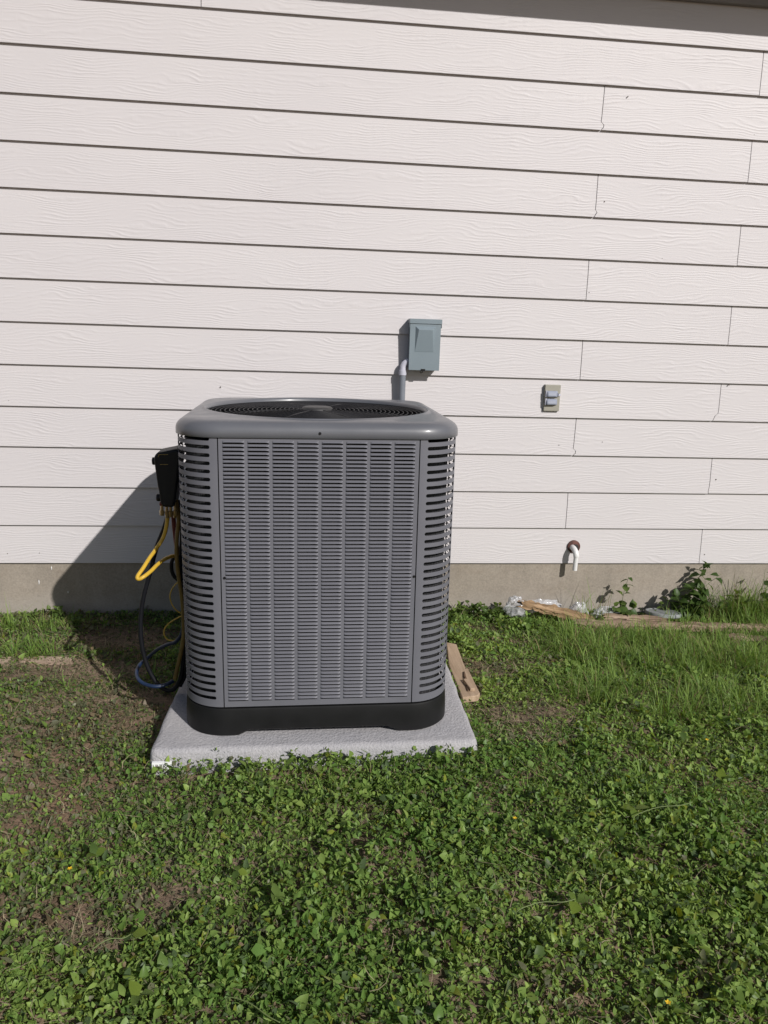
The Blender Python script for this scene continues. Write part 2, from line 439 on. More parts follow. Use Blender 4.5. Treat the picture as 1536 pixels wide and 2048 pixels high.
mb = MB(); mb.add([(X_L-.25, -.36, 2.785), (X_R+.25, -.36, 2.785), (X_R+.25, 4, 4.6), (X_L-.25, 4, 4.6), (X_L-.25, -.36, 2.80), (X_R+.25, -.36, 2.80), (X_R+.25, 4, 4.615), (X_L-.25, 4, 4.615)],
       [(0,3,2,1),(4,5,6,7),(0,1,5,4),(1,2,6,5),(2,3,7,6),(3,0,4,7)]); mb.build('roof', M_ROOF, house)
# nail heads and small blemishes near the joints
for x, y in [(1256,193),(1324,517),(1178,585),(1136,755),(1166,753),(1458,770),(1432,959),(1118,890),(1409,1109),(15,1107),(79,1106),(18,801),(1209,403),(24,640),(1353,265),(1205,884),(1508,270),(441,774)]:
    p = at(x, y, .003); mb = MB(); r = random.uniform(.0016, .0028)
    mb.disc((p.x, p.y+.004, p.z), (random.uniform(-.1,.1), -1, random.uniform(-.1,.1)), r, .0062, 8)
    mb.build('nail', M_NAIL, house)

for x, y, h in ((103, 1136, .016), (78, 1164, .02), (136, 1184, .008)):
    p = at(x, y, .012); mb = MB(); mb.tube([(p.x, .012, p.z+h/2), (p.x+.001, .009, p.z), (p.x, .0105, p.z-h/2)], [.001, .002, .0013], 6); mb.build('paint_drip', M_WHITE, house)
# ------------------------------------------------------------------ concrete pad
pad = thing('equipment_pad', 'light grey rough concrete slab under the air conditioner', 'concrete slab')
def pad_mesh():
    P = pad_poly(); c = Vector((.07, -.89, 0)); n = 26
    top = PAD_Z; bot = G0-.03
    # rounded-corner loop built from the four measured corners
    loop = []
    for i in range(4):
        a = Vector((*P[i-1], 0)); b = Vector((*P[i], 0)); d = Vector((*P[(i+1) % 4], 0))
        u = (a-b).normalized(); w = (d-b).normalized(); r = .028
        p0 = b+u*r; p2 = b+w*r
        for k in range(6):
            t = k/5; loop.append(p0*(1-t)**2 + b*2*t*(1-t) + p2*t*t)
        L = (d-b).length; m = 40
        for k in range(1, m): 
            t = (r+(L-2*r)*k/m)/L; loop.append(b+(d-b)*t)
    L = len(loop)
    nrm = [(loop[(i+1) % L]-loop[i-1]).cross(Vector((0,0,1))).normalized() for i in range(L)]
    prof = [(.006, bot), (.003, -.235), (0, -.205), (-.002, -.192), (-.007, -.1835), (-.016, PAD_Z-.0006)]
    loops = []
    for k, (o, z) in enumerate(prof):
        lp = []
        for i, p in enumerate(loop):
            q = p+nrm[i]*o
            w = (float(fbm(q.x*14, q.y*14+z*20, 71, 3))-.5)
            lp.append((q.x+nrm[i].x*w*.006*(k < 6), q.y+nrm[i].y*w*.006*(k < 6), z + (w*.003 if 2 < k < 6 else 0)))
        loops.append(lp)
    ctr = Vector((.07, -.89, PAD_Z))
    for f in (.98, .85, .6, .3, .02): loops.append([(ctr.x+(p[0]-ctr.x)*f, ctr.y+(p[1]-ctr.y)*f, PAD_Z) for p in loops[5]])
    mb = MB(); mb.rings(loops, cap0=True, cap1=True); return mb
pad_mesh().build('slab', M_PAD, pad, smooth=50)
lb = at(297, 1509, -1.3545); 
mb = MB(); mb.box((-.436, -1.3625, -.236), (-.378, -1.3535, -.2130)); st = mb.build('sticker', M_WHITE, pad)
def text_mesh(txt, size, mat, name, parent, loc, rot, ext=.0003):
    cu = bpy.data.curves.new(name, 'FONT'); cu.body = txt; cu.size = size; cu.extrude = ext; cu.offset = size*.012
    o = bpy.data.objects.new(name, cu); COL.objects.link(o)
    dg = bpy.context.evaluated_depsgraph_get(); me = bpy.data.meshes.new_from_object(o.evaluated_get(dg)); bpy.data.objects.remove(o)
    me.materials.clear(); me.materials.append(mat)
    t = link(name, me, parent); t.location = loc; t.rotation_euler = rot; return t
text_mesh('ULTRA', .0165, M_INK, 'lettering', st, (-.434, -1.3628, -.2305), (R(90), 0, 0))

# ------------------------------------------------------------------ air conditioner
HW, CR = .4235, .130
AC_C = Vector((.0655, -.8465, PAD_Z))
ac = thing('air_conditioner', 'large grey louvered air conditioner condenser on a concrete slab', 'air conditioner', AC_C)
ac.rotation_euler = (0, R(-.5), 0)
def rsq(ang, inset):
    "point of the rounded square at a polar angle"
    h = HW-inset; r = max(CR-inset, .004); c, s = math.cos(ang), math.sin(ang)
    ax, ay = abs(c), abs(s); k = h-r
    t = h/max(ax, ay); x, y = ax*t, ay*t
    if x > k and y > k:
        b = -(ax*k+ay*k); cc = 2*k*k-r*r; t = -b+math.sqrt(max(b*b-cc, 0)); x, y = ax*t, ay*t
    return math.copysign(x, c), math.copysign(y, s)
NA = 192
ANG = [2*math.pi*(i+.5)/NA for i in range(NA)]
def loop_rs(inset, z): return [(*rsq(a, inset), z) for a in ANG]
def loop_c(r, z): return [(r*math.cos(a), r*math.sin(a), z) for a in ANG]
Z_P0, Z_P1 = .100, .946          # panel bottom and top (local)
Z_CAP0, Z_CAP = .9425, .9915
# base pan with feet
mb = MB(); lo0 = []; lo1 = []
for a in ANG:
    x, y = rsq(a, -.004); d = min(abs(abs(x)-abs(y)), 1)
    m = min(abs(x), abs(y))                       # 0 mid side .. corner
    t = min(1, max(0, (m-.215)/.05)); t = t*t*(3-2*t); z = .019*(1-t)
    xi, yi = rsq(a, .002); lo0.append((xi, yi, z)); lo1.append((x, y, z+.006))
inn0 = [(*rsq(a, .05), p[2]) for a, p in zip(ANG, lo0)]
mb.rings([[(*rsq(a, .05), .06) for a in ANG], inn0, lo0, lo1, loop_rs(-.0035, .05), loop_rs(-.001, .088), loop_rs(.001, .0935), loop_rs(.010, .0945), loop_rs(.012, .102), loop_rs(.30, .102)], cap1=True)
mb.build('base_pan', M_BASE, ac, smooth=40)
# coil: a hollow rounded tube of fins just inside the panels
mb = MB(); mb.rings([loop_rs(.0225, .103), loop_rs(.0225, .93), loop_rs(.075, .93), loop_rs(.075, .103)]); mb.build('coil', M_FIN, ac, smooth=40)

# louvered panels
PW = 2*(HW-CR); NCOL, NROW = 8, 70
C_M, C_W, C_G = .0120, .0622, (PW-2*.0120-8*.0622)/7
R_P = .01165; LV_H = .0104; LV_TOP = Z_P1-.0125
def louver_mb(mb, u0, z0, place, nu=10, nv=4):
    "hood: flush at the top, proud at the lip; lip drops at both rounded ends"
    vs = []
    US = (0, .018, .045, .09, .18, .5, .82, .91, .955, .982, 1) if nu >= 10 else (0, .04, .12, .5, .88, .96, 1)
    nu = len(US)-1
    for j in range(nv+1):
        v = j/nv
        for u in US:
            e = min(u, 1-u)*C_W                            # distance from an end
            k = min(1, e/.0100); k = math.sqrt(max(0, 1-(1-k)**2))
            p = .0060*k*math.sin(v*math.pi/2*.80)
            drop = .0058*(1-k)**1.2
            vs.append(place(u0+u*C_W, z0-v*(.0043+drop), p))
    w = nu+1
    mb.add(vs, [(j*w+i, (j+1)*w+i, (j+1)*w+i+1, j*w+i+1) for j in range(nv) for i in range(nu)])
def sheet_mb(mb, place, skip_u=None):
    us = [0.0]
    for c in range(NCOL):
        a = C_M+c*(C_W+C_G); us += [a, a+C_W]
    us.append(PW)
    zs = [Z_P0]
    for r in reversed(range(NROW)):
        zt = LV_TOP-r*R_P; zs += [zt-LV_H, zt]
    zs.append(Z_P1)
    w = len(us)
    vs = [place(u, z, 0) for z in zs for u in us]; fs = []
    for j in range(len(zs)-1):
        for i in range(w-1):
            if i % 2 == 1 and j % 2 == 1: continue
            fs.append((j*w+i, j*w+i+1, (j+1)*w+i+1, (j+1)*w+i))
    mb.add(vs, fs)
SEAM = .0014
def placer(side):
    rot = Matrix.Rotation(side*math.pi/2, 4, 'Z')
    def f(u, z, p):
        uu = SEAM+u*(PW-2*SEAM)/PW
        return rot @ Vector((-PW/2+uu, -HW-p, z))
    return f
for side in range(4):
    pf = placer(side); mb = MB(); sheet_mb(mb, pf); o = mb.build('side_panel' if side else 'front_panel', M_GREY, ac, solid=.0005)
    if side == 0:
        mb = MB(); louver_mb(mb, 0, 0, lambda u, z, p: Vector((u, -p, z))); lm = mb.mesh('louver', M_GREY, True)
        n = 0; rest = MB()
        for r in range(NROW):
            for c in range(NCOL):
                u = C_M+c*(C_W+C_G); z = LV_TOP-r*R_P
                if n < 296:
                    p = pf(u, z, .0001); l = bpy.data.objects.new('louver', lm); COL.objects.link(l); l.parent = ac; l.location = p; n += 1
                else: louver_mb(rest, u, z, pf)
        lr = rest.build('louver_rows', M_GREY, ac, smooth=True); lr['kind'] = 'stuff'
    else:
        rest = MB()
        for r in range(NROW):
            for c in range(NCOL): louver_mb(rest, C_M+c*(C_W+C_G), LV_TOP-r*R_P, pf, 6, 2)
        lr = rest.build('louver_rows', M_GREY, o, smooth=True); lr['kind'] = 'stuff'

# slotted corner panels
ARC = CR*math.pi/2
def corner_pt(s):
    "s runs from the front seam around the front-left corner"
    a = s/CR; return Vector((-HW+CR-math.sin(a)*CR, -HW+CR-math.cos(a)*CR, 0))
def corner_mb():
    mb = MB(); NS = 35; pitch = .02375; top = Z_P1-.0085; sr = .0055
    s0, s1 = .0225, ARC-.0225
    samp = [0, .008, .016]
    samp += [s0+sr*(1-math.cos(t*math.pi/2/5)) for t in range(6)]
    samp += list(np.linspace(s0+sr, s1-sr, 20)[1:-1])
    samp += [s1-sr+sr*math.sin(t*math.pi/2/5) for t in range(6)]
    samp += [ARC-.016, ARC-.008, ARC]
    samp = [SEAM+.0004+s*(ARC-2*SEAM-.0008)/ARC for s in samp]; s0 = samp[3]; s1 = samp[-4]
    def hh(s):
        if s <= s0 or s >= s1: return 0
        e = min(s-s0, s1-s); return sr if e >= sr else math.sqrt(max(0, sr*sr-(sr-e)**2))
    zb = Z_P0
    cents = [top-k*pitch for k in range(NS)]
    P = [corner_pt(s) for s in samp]; n = len(P)
    rows = []          # list of z arrays along s
    def row(f): return [Vector((p.x, p.y, f(s))) for p, s in zip(P, samp)]
    ls = [row(lambda s: Z_P1)]; kinds = []
    for c in cents:
        ls.append(row(lambda s: c+hh(s))); kinds.append('solid')
        ls.append(row(lambda s: c-hh(s))); kinds.append('hole')
    ls.append(row(lambda s: zb)); kinds.append('solid')
    vid = {}; vs = []
    def V(p):
        k = (round(p.x, 6), round(p.y, 6), round(p.z, 6))
        if k not in vid: vid[k] = len(vs); vs.append(p)
        return vid[k]
    fs = []
    for k, kd in enumerate(kinds):
        if kd == 'hole': continue
        a, b = ls[k], ls[k+1]
        for i in range(n-1):
            q = []
            for p in (a[i], b[i], b[i+1], a[i+1]):
                w = V(p)
                if w not in q: q.append(w)
            if len(q) > 2: fs.append(tuple(q))
    # orient outward
    mb.add(vs, [tuple(reversed(f)) for f in fs]); return mb
cm = corner_mb().mesh('corner_panel', M_GREY, True)
for k in range(4):
    o = link('corner_panel', cm, ac, solid=.0014); es = o.modifiers.new('edges', 'EDGE_SPLIT'); es.split_angle = R(35); o.rotation_euler = (0, 0, k*math.pi/2)

# top cap with a rolled round opening
def bl(t, zo):      # blend from the flat inset rim to the round lip
    out = []
    for a in ANG:
        x0, y0 = rsq(a, .0362); x1, y1 = .3795*math.cos(a), .3795*math.sin(a)
        out.append((x0+(x1-x0)*t, y0+(y1-y0)*t, zo))
    return out
prof = [loop_rs(.012, Z_CAP0+.002), loop_rs(-.004, Z_CAP0-.001), loop_rs(-.0055, Z_CAP0), loop_rs(-.0055, Z_CAP0+.014)]
for k in range(1, 9):
    a = k/8*math.pi/2; prof.append(loop_rs(-.0055+.040*(1-math.cos(a)), Z_CAP-.035+.033*math.sin(a)))
for t, z in ((.0, .0002), (.25, .0003), (.5, .0004), (.75, .0015), (.9, .0035), (1., .005)): prof.append(bl(t, Z_CAP-.002+z))
for k in range(1, 7):
    a = k/6*math.pi/2; prof.append(loop_c(.3795-.012*math.sin(a), Z_CAP+.003-.014*(1-math.cos(a))))
mb = MB(); mb.rings(prof); mb.build('top_cap', M_GREYC, ac, smooth=True)
mb = MB(); mb.rings([loop_c(.3675, Z_CAP-.010), loop_c(.366, Z_CAP-.03), loop_c(.365, Z_CAP-.11)]); mb.build('fan_shroud', M_BLACK, ac, smooth=True)
# fan guard: concentric wires, ribs, hub
guard = MB()
def ring(r, z, w=.0021, n=72): 
    pts = [(r*math.cos(2*math.pi*i/n), r*math.sin(2*math.pi*i/n), z) for i in range(n)]
    k = 6; loops = []
    for i, p in enumerate(pts):
        a = 2*math.pi*i/n
        loops.append([((r+w*math.cos(2*math.pi*j/k))*math.cos(a), (r+w*math.cos(2*math.pi*j/k))*math.sin(a), z+w*math.sin(2*math.pi*j/k)) for j in range(k)])
    guard.rings(loops+[loops[0]])
ZG = Z_CAP-.006
for i in range(20): ring(.066+i*.0153, ZG-.006+.006*math.cos(i/19*math.pi/2), .0017)
for k in range(8):
    a = math.pi/8+k*math.pi/4; c, s = math.cos(a), math.sin(a)
    guard.tube([(c*.05, s*.05, ZG), (c*.2, s*.2, ZG-.001), (c*.366, s*.366, ZG-.012)], .003, 6)
guard.build('fan_guard', M_WIRE, ac, smooth=True)
mb = MB(); mb.rings([loop_c(.068, ZG-.004), loop_c(.066, ZG-.001), loop_c(.054, ZG), loop_c(.051, ZG+.006), loop_c(.046, ZG+.009), loop_c(.02, ZG+.0095)], cap0=True, cap1=True)
mb.build('hub_plate', M_HUB, ac, smooth=35)
mb = MB(); mb.tube([(0,0,.66), (0,0,.86), (0,0,.94)], [.075, .075, .05], 24); mb.build('motor', M_BLACK, ac, smooth=40)
mb = MB()
for k in range(3):
    a0 = k*2*math.pi/3; lo = []
    for i in range(7):
        r = .075+.235*i/6; tw = .55-.2*i/6; wd = .09+.12*i/6; row_ = []
        for j in range(7):
            t = (j/6-.5)*wd; a = a0+t/r*1.0
            row_.append((r*math.cos(a), r*math.sin(a), .925-.02 - t*math.tan(tw)*.5 - .03*(t/wd)**2))
        lo.append(row_)
    mb.rings(lo, closed=False)
mb.build('fan_blade', M_BLADE, ac, smooth=True, solid=.002)
# screws
def screw(x, y, Y, r=.0042):
    p = at(x, y, Y); mb = MB(); mb.disc((0, .001, 0), (0, -1, 0), r, .0032, 12); o = mb.build('screw', M_SCREW, ac, smooth=40)
    q = ac_inv @ p; o.location = q
bpy.context.view_layer.update(); ac_inv = ac.matrix_world.inverted()
for x, y in ((640, 867), (449, 1156), (828, 1153)): screw(x, y, AC_C.y-HW-(.0055 if y < 900 else 0))
screw(899, 867, AC_C.y-HW+.051)

# ------------------------------------------------------------------ disconnect box and conduit
DB = .058
box = thing('disconnect_box', 'blue-grey metal electrical disconnect box on the siding above the air conditioner', 'electrical box', (0,0,0))
tl, tr_, br_, bl_ = at(820.5, 646, -DB), at(883, 647, -DB), at(877.5, 741.5, -DB), at(817.5, 740, -DB)
x0, x1 = (tl.x+bl_.x)/2, (tr_.x+br_.x)/2; z1, z0 = at(850, 638, -DB).z, (bl_.z+br_.z)/2
mb = MB(); mb.box((x0+.003, -DB+.004, z0+.004), (x1-.003, -.001, z1-.006)); mb.build('enclosure', M_DISC, box, bevel=.002)
# door with a raised tapered panel
mb = MB(); zt = z1-.021
W = x1-x0; H = zt-z0
o_ = [(x0, z0), (x1, z0), (x1, zt), (x0, zt)]
pa = [(x0+W*.175, z0+H*.40), (x0+W*.80, z0+H*.40), (x0+W*.82, z0+H*.945), (x0+W*.175, z0+H*.945)]
pb = [(x0+W*.18, z0+H*.41), (x0+W*.765, z0+H*.41), (x0+W*.715, z0+H*.875), (x0+W*.275, z0+H*.875)]
fy = -DB
vs = [(x, fy+.006, z) for x, z in o_]+[(x, fy, z) for x, z in o_]+[(x, fy, z) for x, z in pa]+[(pb[0][0], fy-.0008, pb[0][1]), (pb[1][0], fy-.0008, pb[1][1]), (pb[2][0], fy-.013, pb[2][1]), (pb[3][0], fy-.013, pb[3][1])]
fs = [(3,2,1,0)] + [(i, (i+1) % 4, 4+(i+1) % 4, 4+i) for i in range(4)] + [(4+i, 4+(i+1) % 4, 8+(i+1) % 4, 8+i) for i in range(4)] + [(8+i, 8+(i+1) % 4, 12+(i+1) % 4, 12+i) for i in range(4)] + [(12,13,14,15)]
mb.add(vs, fs); mb.build('door', M_DISC, box, bevel=.0022, bseg=3)
mb = MB(); mb.box((x0-.002, -DB-.0035, z1-.0205), (x1+.004, -.001, z1)); mb.box((x0-.002, -DB+.001, z1-.038), (x0-.0003, -.03, z1-.0207)); mb.box((x1+.0022, -DB+.001, z1-.038), (x1+.004, -.03, z1-.0207))
mb.build('rain_hood', M_DISC, box, bevel=.0015)
mb = MB(); xm = x0+W*.44; mb.box((xm-.006, -DB-.001, z0-.004), (xm+.014, -DB+.003, z0+.006)); mb.box((xm-.004, -DB-.0025, z0-.0015), (xm+.003, -DB-.0012, z0+.004)); mb.build('hasp', M_SCREW, box)
mb = MB(); hp = [(xm, -.03, z0+.002), (xm-.004, -.03, z0-.008), (xm-.001, -.03, z0-.013), (xm+.006, -.03, z0-.010), (xm+.010, -.03, z0-.002)]
mb.tube(spline(hp, 4), .0013, 6); mb.build('wire_loop', M_SCREW, box, smooth=True)
cond = thing('conduit', 'grey plastic conduit rising behind the air conditioner to the disconnect box', 'conduit')
cy = -.032; pc = at(804.5, 765, cy); cx = pc.x; zc = at(804, 745, cy).z; zk = at(804, 728, cy).z
ex = at(812.5, 719, cy)
mb = MB(); mb.tube([(cx, cy, -.1), (cx, cy, .5), (cx, cy, zc)], .0150, 20); mb.build('pipe', M_PVCG, cond, smooth=40)
mb = MB(); mb.tube([(cx, cy, zc-.012), (cx, cy, zc-.0115), (cx, cy, zc+.010), (cx, cy, zc+.0105)], [.0155, .0172, .0172, .0150], 20); mb.build('coupling', M_PVCL, cond, smooth=40)
el = [(cx, cy, zc+.008), (cx, cy, zc+.02)]
rb = .030
for k in range(1, 9):
    a = k/8*math.pi/2; el.append((cx+rb*(1-math.cos(a)), cy, zc+.02+rb*math.sin(a)))
el.append((x0+.002+.004, cy, zc+.02+rb))
mb = MB(); mb.tube(el, [.0138]*2+[.0132]*8+[.0132], 18); mb.build('elbow', M_PVCL, cond, smooth=40)
mb = MB(); mb.tube([(cx, cy, .68), (cx, cy, .684), (cx, cy, .699), (cx, cy, .7)], [.0152, .0172, .0172, .0152], 20); mb.build('coupling', M_PVCG, cond, smooth=40)

# ------------------------------------------------------------------ outdoor switch with flip lids
sw = thing('outlet_cover', 'small tan cover plate with two grey flip lids on the siding', 'outlet cover')
a, b = at(1121, 770, -.006), at(1086.5, 822, -.006); a2 = at(1090.5, 769, -.006); b2 = at(1118, 822, -.006)
X0, X1 = (a2.x+b.x)/2, (a.x+b2.x)/2; Z0, Z1 = (b.z+b2.z)/2, (a.z+a2.z)/2
PWd = X1-X0; PHt = Z1-Z0
mb = MB(); mb.box((X0, -.011, Z0), (X1, .012, Z1)); mb.build('plate', M_TAN, sw, bevel=.002)
for f0, f1 in ((.545, .775), (.245, .475)):
    za, zb_ = Z0+PHt*f0, Z0+PHt*f1; zm = (za+zb_)/2
    xa, xb = X0+PWd*.10, X0+PWd*.80
    mb = MB(); pr = [(-.0115, zb_), (-.019, zb_-.002), (-.0245, zm+.004), (-.0265, za+.006), (-.024, za), (-.0115, za)]
    lp = [[(xa, y, z) for y, z in pr], [(xa+.006, y-.002, z) for y, z in pr], [(xb-.010, y, z) for y, z in pr], [(xb, y*.72, z) for y, z in pr]]
    mb.rings(lp, cap0=True, cap1=True); lid = mb.build('flip_lid', M_LIDG, sw, bevel=.0012)
    mb = MB(); mb.tube([(xa-.003, -.017, za-.001), (xa-.003, -.017, zb_+.001)], .0035, 10); mb.build('hinge', M_PVCL, lid, smooth=40)
mb = MB(); p = at(1121, 790, -.02); mb.add([(X1-.012, -.012, p.z+.008), (X1-.012, -.022, p.z+.006), (X1+.004, -.016, p.z), (X1-.012, -.022, p.z-.007), (X1-.012, -.012, p.z-.008)], [(0,1,2),(1,3,2),(3,4,2),(0,2,4),(0,4,3,1)])
mb.build('latch', M_PVCL, sw)

# ------------------------------------------------------------------ drain pipe stub
dr = thing('drain_pipe', 'short white plastic drain pipe elbow poking out of a rusty hole in the siding', 'drain pipe')
pp = at(1147.5, 1094, .0); PY = -.05
mb = MB(); mb.disc((pp.x, .006, pp.z+.002), (0, -1, 0), .0315, .011, 28); fl = mb.build('flange', M_RUST, dr, smooth=40)
mb = MB(); mb.disc((pp.x+.004, -.0045, pp.z-.004), (0, -1, 0), .019, .0012, 20); mb.build('hole', M_INK, fl)
e0 = at(1152.5, 1098, -.02); e1 = at(1152.5, 1110, PY); e2 = at(1149.5, 1140.5, PY)
xk = e1.x
el = [(xk-.006, .01, e0.z+.004), (xk-.006, -.012, e0.z+.004)]
for k in range(1, 9):
    a = k/8*math.pi/2; rr = .036
    el.append((xk-.006+.006*k/8, -.012-(-PY-.012)*math.sin(a), e0.z+.004-.030*(1-math.cos(a))))
el.append((xk, PY, at(1152, 1113.5, PY).z))
mb = MB(); mb.tube(el, .0137, 18); mb.build('elbow', M_PVCW, dr, smooth=40)
mb = MB(); mb.tube([(xk, PY, el[-1][2]+.004), (xk-.001, PY, e2.z)], .0113, 18, cap=False); mb.tube([(xk-.001, PY, e2.z), (xk-.001, PY, e2.z+.02)], .0095, 18, cap=False); mb.build('pipe', M_PVCW, dr, smooth=40)

# ------------------------------------------------------------------ gauge set hung on the left side
YG = -.985
gs = thing('manifold_gauge', 'black service gauge with side knobs hanging on the left side of the air conditioner', 'gauge', (0,0,0))
out_px = [(356, 893), (345, 896), (330, 899), (320, 901), (314, 906), (313, 914), (315, 930), (320, 965), (324, 985), (326, 1000), (330, 1008), (352, 1009), (357, 985), (363, 930), (367, 900)]
pts = [at(x, y, YG) for x, y in out_px]
mb = MB(); n = len(pts)
dep = .10
fr = [(p.x, YG-dep/2, p.z) for p in pts]; bk = [(p.x, YG+dep/2, p.z) for p in pts]
mb.add(fr+bk, [tuple(range(n)), tuple(range(2*n-1, n-1, -1))]+[(i, n+i, n+(i+1) % n, (i+1) % n) for i in range(n)])
mb.build('body', M_BLACK, gs, bevel=.008, bseg=3)
fyg = YG-dep/2-.0008
mb = MB()
def bar(pa, pb, w=.0011):
    a = at(*pa, fyg); b = at(*pb, fyg); mb.tube([a, b], w, 5)
bar((318, 909), (336, 909)); bar((318, 909), (316, 914)); bar((320, 929), (336, 929)); mb.build('trim_line', M_GOLD, gs)
for (kx, ky, sx) in ((304.5, 922, 317), (313, 995, 326)):
    a = at(kx, ky, YG); b = at(sx, ky+1, YG); ax = Vector((-1, 0, .05)); mb = MB()
    d = abs(b.x-a.x)
    mb.tube([b+Vector((.01,0,0)), a+Vector((.011, 0, 0))], .006, 10)
    mb.tube([a+Vector((.013,0,0)), a+Vector((.012,0,0)), a+Vector((.002,0,0)), a], [.008, .0125, .0125, .010], 14); mb.build('knob', M_BLACK, gs, smooth=40)
a = at(326, 1005, YG); mb = MB(); mb.tube([a+Vector((.012,-.03,.004)), a+Vector((-.004,-.03,.002)), a+Vector((-.006,-.03,.002))], [.007, .007, .004], 10); mb.build('valve', M_HRED, gs, smooth=40)
mb = MB()
for x in (324, 333, 341, 350):
    for dy in (-.03, .01):
        a = at(x, 1010, YG+dy); b = at(x+random.uniform(-2, 2), 1030+random.uniform(0, 8), YG+dy)
        c = (a+b)/2
        mb.tube([a+Vector((0,0,.01)), c, c+Vector((0,0,-.001)), c+Vector((0,0,-.008)), b], [.0045, .0045, .0072, .0072, .0052], 8)
mb.build('brass_fitting', M_BRASS, gs, smooth=40)
mb = MB(); mb.tube(spline([at(356, 896, YG), at(362, 884, YG), at(368, 880, YG), at(374, 890, YG)], 5), .0025, 6); mb.build('hook', M_SCREW, gs, smooth=True)

def hose(name, label, mat, pix, Y, r, n=8, wob=0):
    P = []
    for i, q in enumerate(pix):
        yy = q[2] if len(q) > 2 else Y
        P.append(at(q[0], q[1], yy))
    o = MB(); o.tube(spline(P, 8), r, 10)
    return tag(o.build(name, mat, None, smooth=40), label, name.replace('_', ' '), 'hoses and wires beside the air conditioner')
hose('hose', 'thick yellow hose bent in a sharp sunlit loop left of the unit', M_HYEL, [(336, 1026), (333, 1052), (326, 1076), (312, 1098, -1.0), (299, 1116, -1.05), (287, 1135, -1.09), (275, 1153, -1.12), (278, 1158, -1.125), (288, 1153, -1.12), (302, 1142, -1.09), (315, 1129, -1.05), (330, 1118, -1.0), (346, 1112, -.95), (360, 1113, -.93), (372, 1122, -.92)], YG, .0064)
hose('hose', 'long black hose hanging to the ground in the widest loop', M_HBLK, [(335, 1034), (326, 1062), (314, 1092), (306, 1120), (298, 1152), (289, 1185), (283, 1218), (281, 1252), (283, 1285), (289, 1315), (299, 1342), (312, 1364), (326, 1377), (340, 1381), (352, 1374), (361, 1356), (366, 1325), (369, 1290), (370, 1250), (366, 1200), (362, 1150), (358, 1110)], -.97, .0078)
hose('hose', 'dark red hose running straight down beside the slotted corner', M_HRED, [(346, 1024), (348, 1050), (352, 1085), (358, 1120), (363, 1160), (366, 1200), (368, 1245), (371, 1290), (373, 1320)], -.95, .0075)
hose('hose', 'dirty olive yellow hose running down close against the corner panel', M_HOLV, [(352, 1000), (357, 1035), (354, 1075), (353, 1110), (357, 1150), (364, 1195), (367, 1240), (367, 1275), (362, 1305), (355, 1335), (350, 1358)], -.99, .0068)
hose('hose', 'blue hose lying in a loop on the shaded ground', M_HBLU, [(368, 1120, -.93), (366, 1160, -.93), (367, 1210, -.93), (365, 1260, -.93), (352, 1283, -.92), (335, 1289, -.90), (315, 1299, -.87), (296, 1315, -.84), (279, 1330, -.88), (273, 1346, -.93), (278, 1360, -.98), (292, 1369, -1.0), (312, 1373, -1.01), (332, 1369, -1.0), (346, 1362, -.98)], -.93, .0066)
hose('hose', 'short black hose curling behind the yellow loop', M_HBLK, [(352, 1112, -.9), (344, 1122, -.9), (343, 1138, -.9), (348, 1152, -.9), (357, 1160, -.9), (366, 1162, -.9)], -.9, .0066)
hose('hose', 'straight black hose bundled tight against the slotted corner', M_HBLK, [(358, 1000), (364, 1060), (362, 1120), (369, 1180), (374, 1250), (376, 1310), (370, 1350), (360, 1372)], -.96, .0072)
hose('wire', 'thin yellow wire arc above another yellow wire loop', M_WYEL, [(366, 1156), (357, 1163), (346, 1175), (340, 1190), (342, 1204), (348, 1215), (356, 1223), (366, 1228)], -.9, .0022)
hose('wire', 'thin yellow wire loop just above the blue hose', M_WYEL, [(366, 1231), (355, 1236), (340, 1245), (330, 1256), (328, 1268), (334, 1278), (344, 1281), (357, 1279), (368, 1275)], -.9, .0022)
hose('wire', 'stray orange wire crossing the pad edge by the corner panel', M_WYEL, [(362, 1338), (370, 1332), (378, 1330), (386, 1334)], -.86, .0022)

# ------------------------------------------------------------------ lumber, plastic, lid
def lumber(name, label, mat, A, B, w, h, seed, taper=1.0, seg=24, rough=.004, roll=0.0, group='old lumber'):
    "an uneven timber from A to B (points on its underside)"
    A = Vector(A); B = Vector(B); d = (B-A); L = d.length; d.normalize()
    sd = d.cross(Vector((0,0,1))).normalized(); u = sd.cross(d)
    q = Matrix((d, -sd, u)).transposed()            # local x along, y across, z up
    mb = MB(); loops = []; na = 16
    for i in range(seg+1):
        t = i/seg; k = taper+(1-taper)*min(1, t*1.6); lp = []
        for j in range(na):
            a = 2*math.pi*(j+.5)/na; c, s = math.cos(a), math.sin(a); e = max(abs(c), abs(s))
            x = L*t; y = c/e*w/2*k; z = h/2+s/e*h/2*k
            n1 = float(vnoise(x*22+seed, (j*1.3)+seed*3, 5)-.5); n2 = float(vnoise(x*70, j*2.1+seed, 6)-.5)
            y += (n1*1.2+n2)*rough*1.5; z += (n1+n2*1.2)*rough*1.5
            endw = (n1*2.2+n2)*(.02 if (i in (0, seg)) else 0)*min(1, w/.05)
            lp.append((x+endw, y, z))
        loops.append(lp)
    mb.rings(loops, cap0=True, cap1=True)
    o = mb.build(name, mat, None, smooth=35); o.matrix_world = Matrix.Translation(A) @ q.to_4x4() @ Matrix.Rotation(roll, 4, 'X')
    return tag(o, label, 'wood', group)
P = lambda x, y, z: atz(x, y, z)
lumber('split_log', 'splintered piece of weathered wood with its torn left end raised off the ground', M_WLOG, at(1036, 1213, -.13), at(1178, 1246, -.115), .055, .040, 3, .55, 30, .006, .25)
lumber('old_lumber', 'long weathered timber lying along the foundation under the grey lid', M_WOLD, P(1150, 1254, -.258), P(1700, 1268, -.258), .065, .032, 8, 1, 60, .006)
